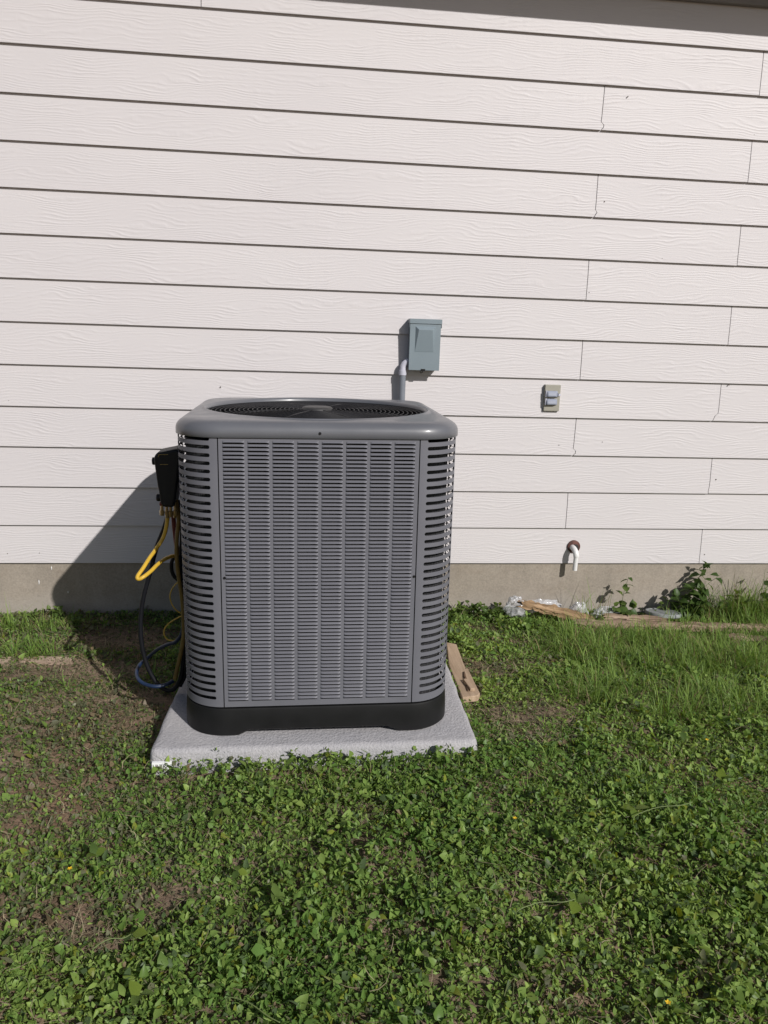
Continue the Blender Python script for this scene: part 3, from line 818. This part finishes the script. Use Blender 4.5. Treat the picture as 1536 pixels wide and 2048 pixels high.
lumber('old_lumber', 'weathered timber half hidden in grass at the right edge in front of the long one', M_WOLD, P(1455, 1284, -.265), P(1720, 1300, -.265), .06, .032, 14, 1, 40, .005)
lumber('old_lumber', 'thin broken stick of wood behind the grass clump left of the grey lid', M_WOLD, P(1208, 1237, -.235), P(1330, 1243, -.24), .04, .022, 21, 1, 20, .004)
lumber('buried_board', 'pale bleached board sunk in the bare soil at the left edge', M_WBUR, (-1.62, -.53, -.2715), (-.90, -.50, -.276), .075, .026, 27, 1, 60, .006)
# pine offcut beside the pad
bd = thing('pine_offcut', 'pale pine board offcut with a knot lying against the right side of the slab', 'board', (0,0,0))
zt = -.214
ol = [(893, 1284), (913, 1288), (931, 1337), (936, 1337), (960, 1386), (956, 1391), (925, 1395), (898, 1330)]
q = [P(x, y, zt) for x, y in ol]; n = len(q); mb = MB()
mb.add([(p.x, p.y, p.z) for p in q]+[(p.x, p.y, p.z-.024) for p in q], [tuple(range(n-1, -1, -1)), tuple(range(n, 2*n))]+[(i, (i+1) % n, n+(i+1) % n, n+i) for i in range(n)])
mb.build('board', M_WPAL, bd, bevel=.003)
kn = [P(x, y, zt+.002) for x, y in ((928, 1344), (930, 1355), (933, 1368), (936, 1382))]
mb = MB(); mb.tube(spline(kn, 5), [.003+.003*math.sin(i/15*math.pi) for i in range(16)], 7); mb.build('knot', M_BARK, bd, smooth=True)
mb = MB(); mb.box((0, 0, 0), (.018, .085, .012)); sp_ = mb.build('strip', M_WPAL, bd, bevel=.002)
p0 = P(940, 1383, zt+.0005); sp_.location = p0; sp_.rotation_euler = (0, R(4), R(7))
# grey lid
lp = P(1326, 1226, -.222)
mb = MB(); nn = 40
pr = [(0, .0055), (.06, .0052), (.072, .0045), (.0745, .007), (.082, .0075), (.0845, .003), (.0845, -.008), (.08, -.009)]
loops = [[(r*math.cos(2*math.pi*i/nn), r*math.sin(2*math.pi*i/nn), z) for i in range(nn)] for r, z in pr[1:]]
mb.rings(list(reversed(loops)), cap0=True, cap1=True)
lid = mb.build('lid', M_LID, None, smooth=35); lid.location = lp; lid.rotation_euler = (R(-7), R(5), .3)
tag(lid, 'round grey plastic lid lying on the old timber by the foundation', 'lid')
# plastic film
def film(label, px, size, seed, flat=(1, 1, 1)):
    c = px; mb = MB(); nu, nv = 40, 24; vs = []
    for j in range(nv+1):
        th = math.pi*j/nv
        for i in range(nu):
            ph = 2*math.pi*i/nu; d = Vector((math.sin(th)*math.cos(ph), math.sin(th)*math.sin(ph), math.cos(th)))
            k = 1+.9*(float(fbm(d.x*3+seed, d.y*3+d.z*4.1, seed, 3))-.5)+.35*abs(float(vnoise(d.x*5+seed, d.z*6+d.y*4, seed+4))-.5)
            vs.append((d.x*k*size[0], d.y*k*size[1], max(d.z*k*size[2], -size[2]*.75)))
    mb.add(vs, [(j*nu+i, j*nu+(i+1) % nu, (j+1)*nu+(i+1) % nu, (j+1)*nu+i) for j in range(nv) for i in range(nu)])
    o = mb.build('plastic_film', M_FILM, None, smooth=48); o.location = c
    return tag(o, label, 'plastic', 'scraps of clear plastic film')
film('crumpled clear plastic film around the raised left end of the split wood', at(1031, 1216, -.115), (.045, .03, .05), 2)
film('crumpled clear plastic film spread behind the split wood', at(1085, 1213, -.06), (.085, .022, .032), 9)
film('crumpled clear plastic film lump right of the split wood near the grass', at(1157, 1224, -.09), (.040, .025, .042), 5)
film('rightmost lump of crumpled clear plastic film beside the small leafy weed', at(1211, 1228, -.10), (.058, .026, .032), 13)

# ------------------------------------------------------------------ vegetation
LEAF_W = np.array([0, .36, .36, .27, .27, 0, 0, 0])      # half widths of base, L1,R1, L2,R2, mid1, mid2, tip
def leaf_batch(pos, yaw, tilt, size, wid, fold, curl, roll):
    n = len(pos)
    u = np.array([0, .32, .32, .68, .68, .32, .68, 1.0]); s = np.array([0, -1, 1, -1, 1, 0, 0, 0]); hw = np.array([0, .5, .5, .36, .36, 0, 0, 0])
    X = u[None]*size[:, None]; Yl = (s*hw)[None]*(size*wid)[:, None]
    Z = np.abs(Yl)*fold[:, None] - curl[:, None]*(u[None]**2)*size[:, None]
    cr, sr = np.cos(roll)[:, None], np.sin(roll)[:, None]
    Y2 = Yl*cr-Z*sr; Z2 = Yl*sr+Z*cr
    ct, st = np.cos(tilt)[:, None], np.sin(tilt)[:, None]
    X3 = X*ct-Z2*st; Z3 = X*st+Z2*ct
    cyw, syw = np.cos(yaw)[:, None], np.sin(yaw)[:, None]
    V = np.stack([X3*cyw-Y2*syw, X3*syw+Y2*cyw, Z3], -1)+pos[:, None]
    base = (np.arange(n)*8)[:, None]
    tri = np.array([[0,5,1],[0,2,5],[3,6,7],[6,4,7]]); qd = np.array([[1,5,6,3],[5,2,4,6]])
    T = (base[:, None]+tri[None]).reshape(-1, 3); Q = (base[:, None]+qd[None]).reshape(-1, 4)
    return V.reshape(-1, 3), T, Q
def in_poly(x, y, P):
    ins = np.zeros(len(x), bool); j = len(P)-1
    for i in range(len(P)):
        xi, yi = P[i]; xj, yj = P[j]
        c = ((yi > y) != (yj > y)) & (x < (xj-xi)*(y-yi)/(yj-yi+1e-12)+xi); ins ^= c; j = i
    return ins
def blob(x, y, px, py, rx, ry, hard=1.5):
    c = P(px, py, G0); d = np.sqrt(((x-c.x)/rx)**2+((y-c.y)/ry)**2); return np.clip((1.25-d)*hard, 0, 1)
BARE = [  # photograph position, radii in metres, strength
    (165, 1335, .30, .09, .9), (270, 1415, .22, .20, .85), (250, 1280, .22, .14, .95), (60, 1355, .35, .06, 1), (200, 1470, .32, .12, .45), (120, 1420, .3, .10, .42), (330, 1470, .10, .12, .7),
    (60, 1540, .25, .12, .3), (150, 1600, .2, .10, .25), (70, 1830, .17, .06, .6), (130, 1870, .12, .05, .6), (310, 1800, .10, .07, .8), (330, 1850, .07, .04, .6), (70, 1650, .18, .07, .25),
    (960, 1260, .10, .05, .8), (1000, 1290, .14, .06, .75), (985, 1345, .14, .10, .7), (1040, 1430, .2, .10, .6), (1080, 1330, .12, .06, .5), (1065, 1480, .16, .06, .5), (1265, 1400, .10, .03, .55), (700, 1640, .10, .05, .35), (1450, 1950, .1, .05, .2), (1130, 1985, .08, .06, .5), (520, 1870, .10, .05, .3)]
BOARD = [(P(px, py, -.23).x, P(px, py, -.23).y) for px, py in ((885, 1270), (913, 1284), (933, 1335), (966, 1386), (960, 1396), (925, 1400), (890, 1335))]
def bare(x, y):
    b = np.zeros_like(x)
    for px, py, rx, ry, s in BARE: b = np.maximum(b, blob(x, y, px, py, rx, ry)*s)
    return b
def grassy(x, y):
    g = np.zeros_like(x)
    for px, py, rx, ry, s in [(1350, 1310, .52, .24, 1), (1480, 1300, .42, .32, 1), (1200, 1300, .26, .20, .9), (1430, 1420, .35, .14, .75), (1130, 1260, .14, .07, .7), (1230, 1390, .24, .12, .6), (1330, 1268, .60, .05, .5), (60, 1262, .2, .05, .9), (60, 1310, .15, .06, .6), (190, 1395, .16, .03, .22), (1490, 1232, .34, .07, 1)]:
        g = np.maximum(g, blob(x, y, px, py, rx, ry)*s)
    g = np.maximum(g, np.clip((x-2.1)/.4, 0, 1)*np.clip((y+1.1)/.4, 0, 1))
    return g
# --- leafy weeds
x_lo, x_hi, y_lo, y_hi = -1.75, 2.75, -2.75, .0
N = 172000
cx_ = rng.uniform(x_lo, x_hi, N); cy_ = rng.uniform(y_lo, y_hi, N)
nz = fbm(cx_*4.5, cy_*4.5, 41, 4); n2 = fbm(cx_*14, cy_*14, 43, 3)
b_ = bare(cx_, cy_); g_ = grassy(cx_, cy_)
leftish = np.clip((-.15-cx_)/.6, 0, 1)*np.clip((cy_+2.1)/.5, 0, 1)
cov = 1.0 - .82*b_ - .70*g_ - .18*leftish
cov = cov + (nz-.5)*1.1 + (n2-.5)*.9
keep = rng.uniform(0, 1, N) < np.clip(cov, .03, 1)
pp_ = pad_poly(-.004); keep &= ~in_poly(cx_, cy_, pp_) & ~in_poly(cx_, cy_, BOARD)
front = in_poly(cx_, cy_, pad_poly(.05))
cx_, cy_, nz, n2, b_, leftish, g_, front = [a[keep] for a in (cx_, cy_, nz, n2, b_, leftish, g_, front)]
n = len(cx_)
lush = np.clip((fbm(cx_*7, cy_*7, 57, 3)-.25)*1.6, 0.05, 1)*(1-.75*np.clip(b_*1.3, 0, 1))*(1-.45*leftish)
lush = lush*np.clip(.35+1.25*fbm(cx_*3.2, cy_*3.2, 91, 2), .4, 1.35)
hc = .005 + lush*rng.uniform(.12, 1, n)*.064 + np.where(front, .034, 0)*rng.uniform(.2, 1, n)
k = rng.integers(2, 5, n)
rep = np.repeat(np.arange(n), k); m = len(rep)
sz = np.exp(rng.normal(math.log(.0130), .34, m))*(.78+.45*lush[rep])
big = rng.uniform(0, 1, m) < .012; sz[big] *= rng.uniform(1.5, 2.1, big.sum())
sz = np.clip(sz, .006, .033)
yaw = rng.uniform(0, 2*math.pi, n)[rep] + (np.arange(m)-np.repeat(np.cumsum(k)-k, k))*(2*math.pi/k[rep]) + rng.normal(0, .5, m)
tilt = rng.normal(.25, .72, m)
pos = np.stack([cx_[rep]+rng.normal(0, .004, m), cy_[rep]+rng.normal(0, .004, m), ground_z(cx_, cy_)[rep]+hc[rep]*rng.uniform(.55, 1.05, m)], -1)
V, T, Q = leaf_batch(pos, yaw, tilt, sz, np.where(rng.uniform(0, 1, m) < .27, rng.uniform(.16, .34, m), rng.uniform(.36, .9, m)), rng.uniform(-.1, .8, m), rng.uniform(-.2, .6, m), rng.normal(0, .6, m))
# colour: what each leaf is
A = np.array([.115, .208, .046]); B = np.array([.270, .365, .094]); Y_ = np.array([.22, .26, .042]); O = np.array([.155, .160, .090]); D = np.array([.22, .168, .100]); S_ = np.array([.095, .142, .060])
t = np.clip(rng.normal(.42, .28, m)+ (fbm(cx_*2.3, cy_*2.3, 61, 3)[rep]-.5)*.9, 0, 1)[:, None]
c = A*(1-t)+B*t
w = (rng.uniform(0, 1, m) < .05)[:, None]; c = np.where(w, Y_*rng.uniform(.7, 1.1, (m, 1)), c)
w = (rng.uniform(0, 1, m) < .08)[:, None]; c = np.where(w, S_, c)
w = (rng.uniform(0, 1, m) < np.clip(.03+.55*leftish[rep]*.6+.6*b_[rep], 0, .75))[:, None]; c = np.where(w, O*rng.uniform(.75, 1.15, (m, 1)), c)
w = (rng.uniform(0, 1, m) < np.clip(.006+.08*leftish[rep]+.22*b_[rep], 0, .5))[:, None]; c = np.where(w, D*rng.uniform(.6, 1.2, (m, 1)), c)
c = c*rng.uniform(.82, 1.18, (m, 1))
wo = link('weeds', np_mesh('weeds', V, [T, Q], M_LEAF, np.repeat(c, 8, 0)))
tag(wo, 'low green broadleaf weeds covering most of the yard', 'weeds', kind='stuff')

# --- ribbons: grass blades, straw, thin stems
def ribbons(pos, yaw, lean, length, width, droop, seg=4, sway=None):
    n = len(pos); u = np.linspace(0, 1, seg+1); 
    ang = lean[:, None]+droop[:, None]*u[None]                # from vertical
    ds = length[:, None]/seg
    hx = np.concatenate([np.zeros((n, 1)), np.cumsum(np.sin(ang[:, :-1])*ds, 1)], 1); hz = np.concatenate([np.zeros((n, 1)), np.cumsum(np.cos(ang[:, :-1])*ds, 1)], 1)
    yw = yaw[:, None] + (sway[:, None]*u[None] if sway is not None else 0)
    cx, sx = np.cos(yw), np.sin(yw)
    C = np.stack([hx*cx, hx*sx, hz], -1)+pos[:, None]
    wv = width[:, None]*(1-u[None]**1.6*.93)*(.7+.3*np.sin(np.clip(u*3, 0, 1.57)))[None]
    side = np.stack([-sx, cx, np.zeros_like(cx)], -1)*np.ones((n, seg+1, 1))
    Vv = np.stack([C-side*wv[..., None], C+side*wv[..., None]], 2).reshape(-1, 3)
    base = (np.arange(n)*(seg+1)*2)[:, None, None]
    q = np.array([[2*i, 2*i+1, 2*i+3, 2*i+2] for i in range(seg)])[None]
    return Vv, (base+q).reshape(-1, 4), (seg+1)*2
def zfix(V, lift=.0015):
    V = V.copy(); V[:, 2] = np.maximum(V[:, 2], ground_z(V[:, 0], V[:, 1])+lift); return V
def keep_out(x, y):
    return ~in_poly(x, y, pad_poly(0.0)) & ~in_poly(x, y, BOARD)
N = 23000
tx = rng.uniform(-1.75, 2.75, N); ty = rng.uniform(-1.7, -.01, N); g = grassy(tx, ty)
g = g*np.clip(.30+1.7*(fbm(tx*8, ty*8, 77, 3)-.28), 0, 1) + .026*(1-np.clip(bare(tx, ty)*1.6+.5*np.clip((-.2-tx)/.5, 0, 1), 0, .92))
kp = (rng.uniform(0, 1, N) < g) & keep_out(tx, ty); tx, ty, g = tx[kp], ty[kp], g[kp]
nb_ = rng.integers(5, 15, len(tx)); rp = np.repeat(np.arange(len(tx)), nb_); n = len(rp)
yaw = rng.uniform(0, 6.283, n); rad = rng.uniform(0, .018, n)
x = tx[rp]+np.cos(yaw)*rad; y = np.minimum(ty[rp]+np.sin(yaw)*rad, -.004); g = g[rp]
tl_ = rng.uniform(.55, 1.25, len(tx))[rp]
L = rng.uniform(.055, .16, n)*tl_*(1+.6*np.clip((y+.30)/.2, 0, 1)*(x > 1.75))*(.6+.55*np.clip(g, 0, 1))
V, Q, per = ribbons(np.stack([x, y, ground_z(x, y)-.003], -1), yaw+rng.normal(0, .5, n), np.abs(rng.normal(.35, .32, n)), L, rng.uniform(.0011, .0028, n), rng.uniform(.2, 2.1, n), 5, rng.normal(0, .5, n))
ga = np.array([.110, .200, .040]); gb = np.array([.250, .350, .085]); gd = np.array([.26, .20, .11])
t = rng.uniform(0, 1, (n, 1)); c = ga*(1-t)+gb*t; c = np.where(rng.uniform(0, 1, (n, 1)) < .10, gd*rng.uniform(.6, 1.1, (n, 1)), c)
gr = link('grass', np_mesh('grass', zfix(V), [Q], M_GRASS, np.repeat(c, per, 0)))
tag(gr, 'long green grass growing along the right side of the yard', 'grass', kind='stuff')
# straw and dead stems lying about
N = 60000
x = rng.uniform(-1.75, 2.75, N); y = rng.uniform(-2.7, -.01, N)
b2 = bare(x, y); lf = np.clip((-.2-x)/.6, 0, 1)
dry = np.maximum.reduce([blob(x, y, 985, 1345, .16, .12), blob(x, y, 1040, 1450, .22, .12)*.8, blob(x, y, 1090, 1290, .16, .08)*.8, blob(x, y, 1265, 1400, .1, .04)*.7, blob(x, y, 70, 1310, .12, .03), blob(x, y, 130, 1860, .2, .08)*.6])
pr_ = .17+.30*b2+.16*lf+.6*dry
kp = (rng.uniform(0, 1, N) < pr_) & keep_out(x, y); x, y = x[kp], y[kp]; n = len(x)
up = .004+.035*rng.uniform(0, 1, n)**2*(1-np.clip(bare(x, y), 0, 1))
V, Q, per = ribbons(np.stack([x, y, ground_z(x, y)+up], -1), rng.uniform(0, 6.283, n), rng.normal(1.45, .28, n), rng.uniform(.02, .085, n), rng.uniform(.0005, .0014, n), rng.uniform(-.3, .6, n), 4, rng.normal(0, .9, n))
sa = np.array([.20, .158, .098]); sb = np.array([.40, .335, .215]); sg = np.array([.13, .15, .06]); t = rng.uniform(0, 1, (n, 1))
c = sa*(1-t)+sb*t; c = np.where(rng.uniform(0, 1, (n, 1)) < .35, sg*rng.uniform(.8, 1.2, (n, 1)), c)
so = link('straw', np_mesh('straw', zfix(V, .002), [Q], M_STRAW, np.repeat(c, per, 0)))
tag(so, 'dry straw and dead stems scattered over the bare soil', 'straw', kind='stuff')

# --- small dead leaves and crumbs of matted plants over the bare soil
N = 90000
x = rng.uniform(-1.75, 2.0, N); y = rng.uniform(-2.6, -.01, N)
kp = (rng.uniform(0, 1, N) < .06+.55*bare(x, y)+.25*np.clip((-.1-x)/.6, 0, 1)) & keep_out(x, y); x, y = x[kp], y[kp]; n = len(x)
V, T, Q = leaf_batch(np.stack([x, y, ground_z(x, y)+rng.uniform(.001, .010, n)], -1), rng.uniform(0, 6.283, n), rng.normal(.1, .35, n), np.exp(rng.normal(math.log(.0085), .35, n)), rng.uniform(.2, .8, n), rng.uniform(-.3, 1.2, n), rng.uniform(-.6, .8, n), rng.normal(0, .5, n))
la = np.array([.10, .10, .058]); lb_ = np.array([.24, .18, .12]); lc = np.array([.085, .135, .036]); t = rng.uniform(0, 1, (n, 1))
c = (la*(1-t)+lb_*t)*rng.uniform(.6, 1.15, (n, 1)); c = np.where(rng.uniform(0, 1, (n, 1)) < .38, lc*rng.uniform(.7, 1.2, (n, 1)), c)
lo_ = link('leaf_litter', np_mesh('leaf_litter', zfix(V, .001), [T, Q], M_STRAW, np.repeat(c, 8, 0)))
tag(lo_, 'small dead and half-green leaf litter matted over the bare soil', 'leaf litter', kind='stuff')

# --- plants that stand out: stem with its leaves, each leaf a part
def leaf_mesh(name, col, wid=.75, fold=.35, curl=.3):
    V, T, Q = leaf_batch(np.zeros((1, 3)), np.zeros(1), np.zeros(1), np.ones(1), np.array([wid]), np.array([fold]), np.array([curl]), np.zeros(1))
    return np_mesh(name, V, [T, Q], M_LEAF, np.array([col]))
LM = [leaf_mesh('leaf', c, w, f, cu) for c, w, f, cu in (((.055, .098, .024), .8, .35, .3), ((.08, .13, .033), .7, .2, .4), ((.125, .185, .045), .75, .45, .2), ((.155, .215, .034), .85, .15, .15), ((.125, .185, .034), .9, .1, .2))]
def plant(label, base, stems, leaves, ids, size, cat='weed plant', name='weed_plant', group=None, spread=.6, rs=.0018):
    "stems: lists of world points; leaves per stem"
    o = thing(name, label, cat, base, group); b = Vector(base)
    for st, nl in zip(stems, leaves):
        sp = spline([Vector(q)-b for q in st], 6); mb = MB(); r = [rs*(1-.6*i/(len(sp)-1)) for i in range(len(sp))]
        mb.tube(sp, r, 5); mb.build('stem', M_STEM, o, smooth=True)
        for k in range(nl):
            t = .18+.82*(k+.5*random.random())/max(1, nl-.5); i = min(len(sp)-1, int(t*(len(sp)-1)))
            l = bpy.data.objects.new('leaf', LM[random.choice(ids)]); COL.objects.link(l); l.parent = o; l.location = sp[i]
            l.rotation_euler = (random.gauss(0, .35), random.gauss(-.15, spread), k*2.4+random.gauss(0, .4)); s = size*random.uniform(.7, 1.3)*(1.1-.35*t)
            l.scale = (s, s, s)
    return o
def wp(x, y, Y): return at(x, y, Y)
plant('slim weed with sparse leaves on one tall stem left of the grey lid', wp(1240, 1238, -.09), [[wp(1240, 1238, -.09), wp(1244, 1205, -.08), wp(1249, 1180, -.08), wp(1258, 1152, -.08)], [wp(1240, 1238, -.09), wp(1232, 1222, -.11), wp(1228, 1212, -.12)], [wp(1240, 1238, -.09), wp(1258, 1222, -.11), wp(1274, 1214, -.12)], [wp(1240, 1238, -.09), wp(1250, 1228, -.14), wp(1262, 1224, -.16)]], [11, 9, 10, 8], (0, 1, 2), .048)
plant('tallest bushy weed against the foundation right of the grey lid', wp(1378, 1230, -.07), [[wp(1378, 1230, -.07), wp(1388, 1190, -.07), wp(1398, 1155, -.06), wp(1414, 1126, -.06)], [wp(1378, 1230, -.07), wp(1374, 1200, -.09), wp(1382, 1172, -.10)], [wp(1376, 1230, -.08), wp(1360, 1205, -.10), wp(1352, 1192, -.1)], [wp(1380, 1230, -.08), wp(1400, 1200, -.10), wp(1405, 1178, -.1), wp(1442, 1148, -.1)], [wp(1380, 1230, -.08), wp(1394, 1215, -.12), wp(1410, 1204, -.13)]], [26, 20, 18, 18, 16], (0, 0, 1), .055, spread=.7)
plant('broad leafy weed clump in the tall grass between the bushy weed and the right edge', wp(1462, 1232, -.11), [[wp(1462, 1232, -.11), wp(1466, 1208, -.11), wp(1474, 1186, -.11)], [wp(1462, 1232, -.11), wp(1450, 1212, -.13), wp(1444, 1200, -.13)], [wp(1464, 1232, -.11), wp(1484, 1214, -.13), wp(1494, 1204, -.14)]], [14, 12, 12], (1, 2), .048, spread=.7)
plant('low leafy weed between the bushy weed and the grey lid', wp(1350, 1228, -.05), [[wp(1350, 1228, -.05), wp(1354, 1212, -.06), wp(1352, 1200, -.06)], [wp(1352, 1228, -.05), wp(1366, 1214, -.07), wp(1370, 1206, -.08)]], [9, 9], (0, 1), .04, spread=.7)
plant('small leafy weed sprouting just behind the grey lid', wp(1330, 1222, -.05), [[wp(1330, 1224, -.06), wp(1330, 1208, -.06), wp(1332, 1194, -.06)], [wp(1330, 1224, -.06), wp(1322, 1210, -.07), wp(1318, 1204, -.07)]], [8, 6], (1, 2), .034)
plant('leafy weed at the right edge throwing a leaf shadow on the foundation', wp(1532, 1232, -.10), [[wp(1532, 1232, -.10), wp(1534, 1200, -.1), wp(1540, 1172, -.1), wp(1548, 1140, -.12)], [wp(1530, 1232, -.10), wp(1524, 1205, -.12), wp(1526, 1190, -.12)]], [10, 8], (0, 1), .045)
for x, y, s in ((920, 1228, .03), (948, 1222, .035), (975, 1232, .03), (1010, 1232, .028), (905, 1240, .03), (60, 1240, .03), (110, 1232, .032), (150, 1250, .028)):
    lab = {920: 'low weed clump against the foundation just right of the air conditioner', 948: 'low weed clump at the foundation beneath the bare concrete, second right of the unit', 975: 'low weed clump at the foundation a step left of the plastic film', 1010: 'low weed clump touching the leftmost plastic film', 905: 'low weed clump half hidden behind the right corner of the air conditioner', 60: 'low weed clump at the foundation nearest the left edge', 110: 'low weed clump at the foundation where the shadow of the unit begins', 150: 'low weed clump at the tip of the unit shadow on the soil'}[x]
    b0 = atz(x, y, G0+.02); b0.y = min(b0.y, -.035)
    sts = []
    for k in range(4):
        a = random.uniform(0, 6.28); r = random.uniform(.02, .06); sts.append([b0, b0+Vector((math.cos(a)*r*.5, math.sin(a)*r*.35-.005, .022)), b0+Vector((math.cos(a)*r, math.sin(a)*r*.5-.01, .03+random.uniform(0, .03)))])
    plant(lab, b0, sts, [7]*4, (1, 2), s, group='weed clumps along the foundation')
# bright seedlings among the low weeds
SEED = [(366, 1512, 4, .036, 'bright broad-leaved seedling in front of the slab near its sticker'), (486, 1618, 3, .038, 'bright lime seedling in the weeds below the left third of the slab'), (438, 1622, 2, .036, 'single pale lime leaf pair left of the bright lime seedling'), (192, 1712, 3, .04, 'bright lime leaf trio at the left above the bare patch'),
        (262, 1874, 3, .036, 'lime seedling with a long stem below the bare patch at lower left'), (618, 1520, 3, .030, 'seedling standing just in front of the slab middle'), (484, 1740, 3, .032, 'yellow-green seedling left of the picture centre low in the weeds'), (556, 1795, 3, .036, 'lime seedling low in the weeds below the slab middle'),
        (1362, 1462, 4, .036, 'bright seedling where the grass meets the low weeds at right'), (1446, 1560, 4, .048, 'broad-leaved seedling among the low weeds at the right'), (1266, 1622, 4, .044, 'broad-leaved creeper tip at right of the slab'), (1290, 1700, 3, .036, 'single lime leaf group in the right-hand weeds'), (1360, 1810, 3, .044, 'large pointed leaf group in the lower right weeds'), (1090, 1900, 3, .046, 'drooping broad-leaved seedling at lower right of centre'), (1150, 1805, 3, .040, 'broad leaves on a creeping stem right of centre'), (770, 1506, 3, .030, 'seedling touching the slab front right of its middle'), (280, 1990, 3, .042, 'round-leaved seedling at the lower left')]
for x, y, k, s, lab in SEED:
    b0 = atz(x, y, G0+.045); b0.z = G0+.004; o = thing('broadleaf_seedling', lab, 'seedling', b0, 'bright seedlings among the weeds')
    top = Vector((random.uniform(-.01, .01), random.uniform(-.01, .01), .045)); mb = MB(); mb.tube(spline([(0, 0, 0), top*.5+Vector((.003, 0, 0)), top], 5), .0012, 5); mb.build('stem', M_STEM, o, smooth=True)
    for i in range(k):
        l = bpy.data.objects.new('leaf', LM[random.choice((3, 4, 2, 1))]); COL.objects.link(l); l.parent = o; l.location = top
        l.rotation_euler = (random.gauss(0, .4), random.gauss(-.2, .4), i*6.283/k+random.gauss(0, .3)); q_ = s*random.uniform(.6, .95); l.scale = (q_, q_, q_)
# creeping stems
for x0_, y0_, x1_, y1_, lab in ((1270, 1632, 1385, 1604, 'pale creeping stem reaching right towards the broad-leaved seedling'), (1035, 1822, 1150, 1798, 'pale creeping stem right of centre in the low weeds'), (185, 1900, 262, 1868, 'pale stem of the lime seedling at lower left'), (455, 1995, 560, 2045, 'pale stalk crossing the weeds at the bottom edge')):
    a = atz(x0_, y0_, G0+.05); b = atz(x1_, y1_, G0+.055); m = a*.6+b*.4+Vector((0, .005, .006)); m2 = a*.25+b*.75+Vector((.004, -.003, .002)); mb = MB(); mb.tube(spline([a-Vector((0,0,.03)), a, m, m2, b], 6), .0011, 6)
    tag(mb.build('creeping_stem', simple('pale stem', (.13, .17, .055), .6, .15, 40), None, smooth=True), lab, 'stem', 'creeping stems')
# small yellow flowers
for x, y, lab in ((1336, 2006, 'tiny yellow flower near the bottom right of the yard'), (140, 1738, 'tiny yellow flower among the weeds at left'), (1030, 1637, 'tiny yellow flower in the weeds right of the slab corner'), (1414, 1480, 'tiny yellow flower at the edge of the grass at right')):
    b0 = atz(x, y, G0+.055); o = thing('yellow_flower', lab, 'flower', b0, 'tiny yellow flowers')
    mb = MB(); mb.tube([(0, 0, -.055), (.001, 0, -.02), (0, 0, 0)], .0008, 5); mb.build('stem', M_STEM, o)
    for i in range(5):
        a = i*6.283/5; mb = MB(); c, s = math.cos(a), math.sin(a); r = .0065
        mb.add([(0, 0, .0005), (c*r*.6-s*r*.35, s*r*.6+c*r*.35, .002), (c*r, s*r, .0025), (c*r*.6+s*r*.35, s*r*.6-c*r*.35, .002)], [(0, 3, 2, 1)]); mb.build('petal', M_PETAL, o)
# a few tall grass stalks against the foundation
N = 240; px_ = rng.choice([1165, 1185, 1440, 1465, 1480, 1500, 1515, 1410, 1450, 1490, 1530, 1550, 1475], N)+rng.normal(0, 14, N); pts = np.array([tuple(P(float(a), 1243, G0)) for a in px_]); pts[:, 1] = rng.uniform(-.20, -.06, N)
V, Q, per = ribbons(pts, rng.uniform(0, 6.283, N), np.abs(rng.normal(.12, .15, N)), rng.uniform(.09, .25, N), rng.uniform(.0010, .002, N), rng.uniform(.1, 1.3, N), 7, rng.normal(0, .3, N))
V[:, 1] = np.minimum(V[:, 1], -.006)
t = rng.uniform(0, 1, (N, 1)); c = ga*(1-t)+gb*t; c = np.where(rng.uniform(0, 1, (N, 1)) < .2, gd*.8, c)
ts = link('tall_grass', np_mesh('tall_grass', zfix(V), [Q], M_GRASS, np.repeat(c, per, 0)))
tag(ts, 'tall grass stalks standing against the foundation at right', 'tall grass', kind='stuff')
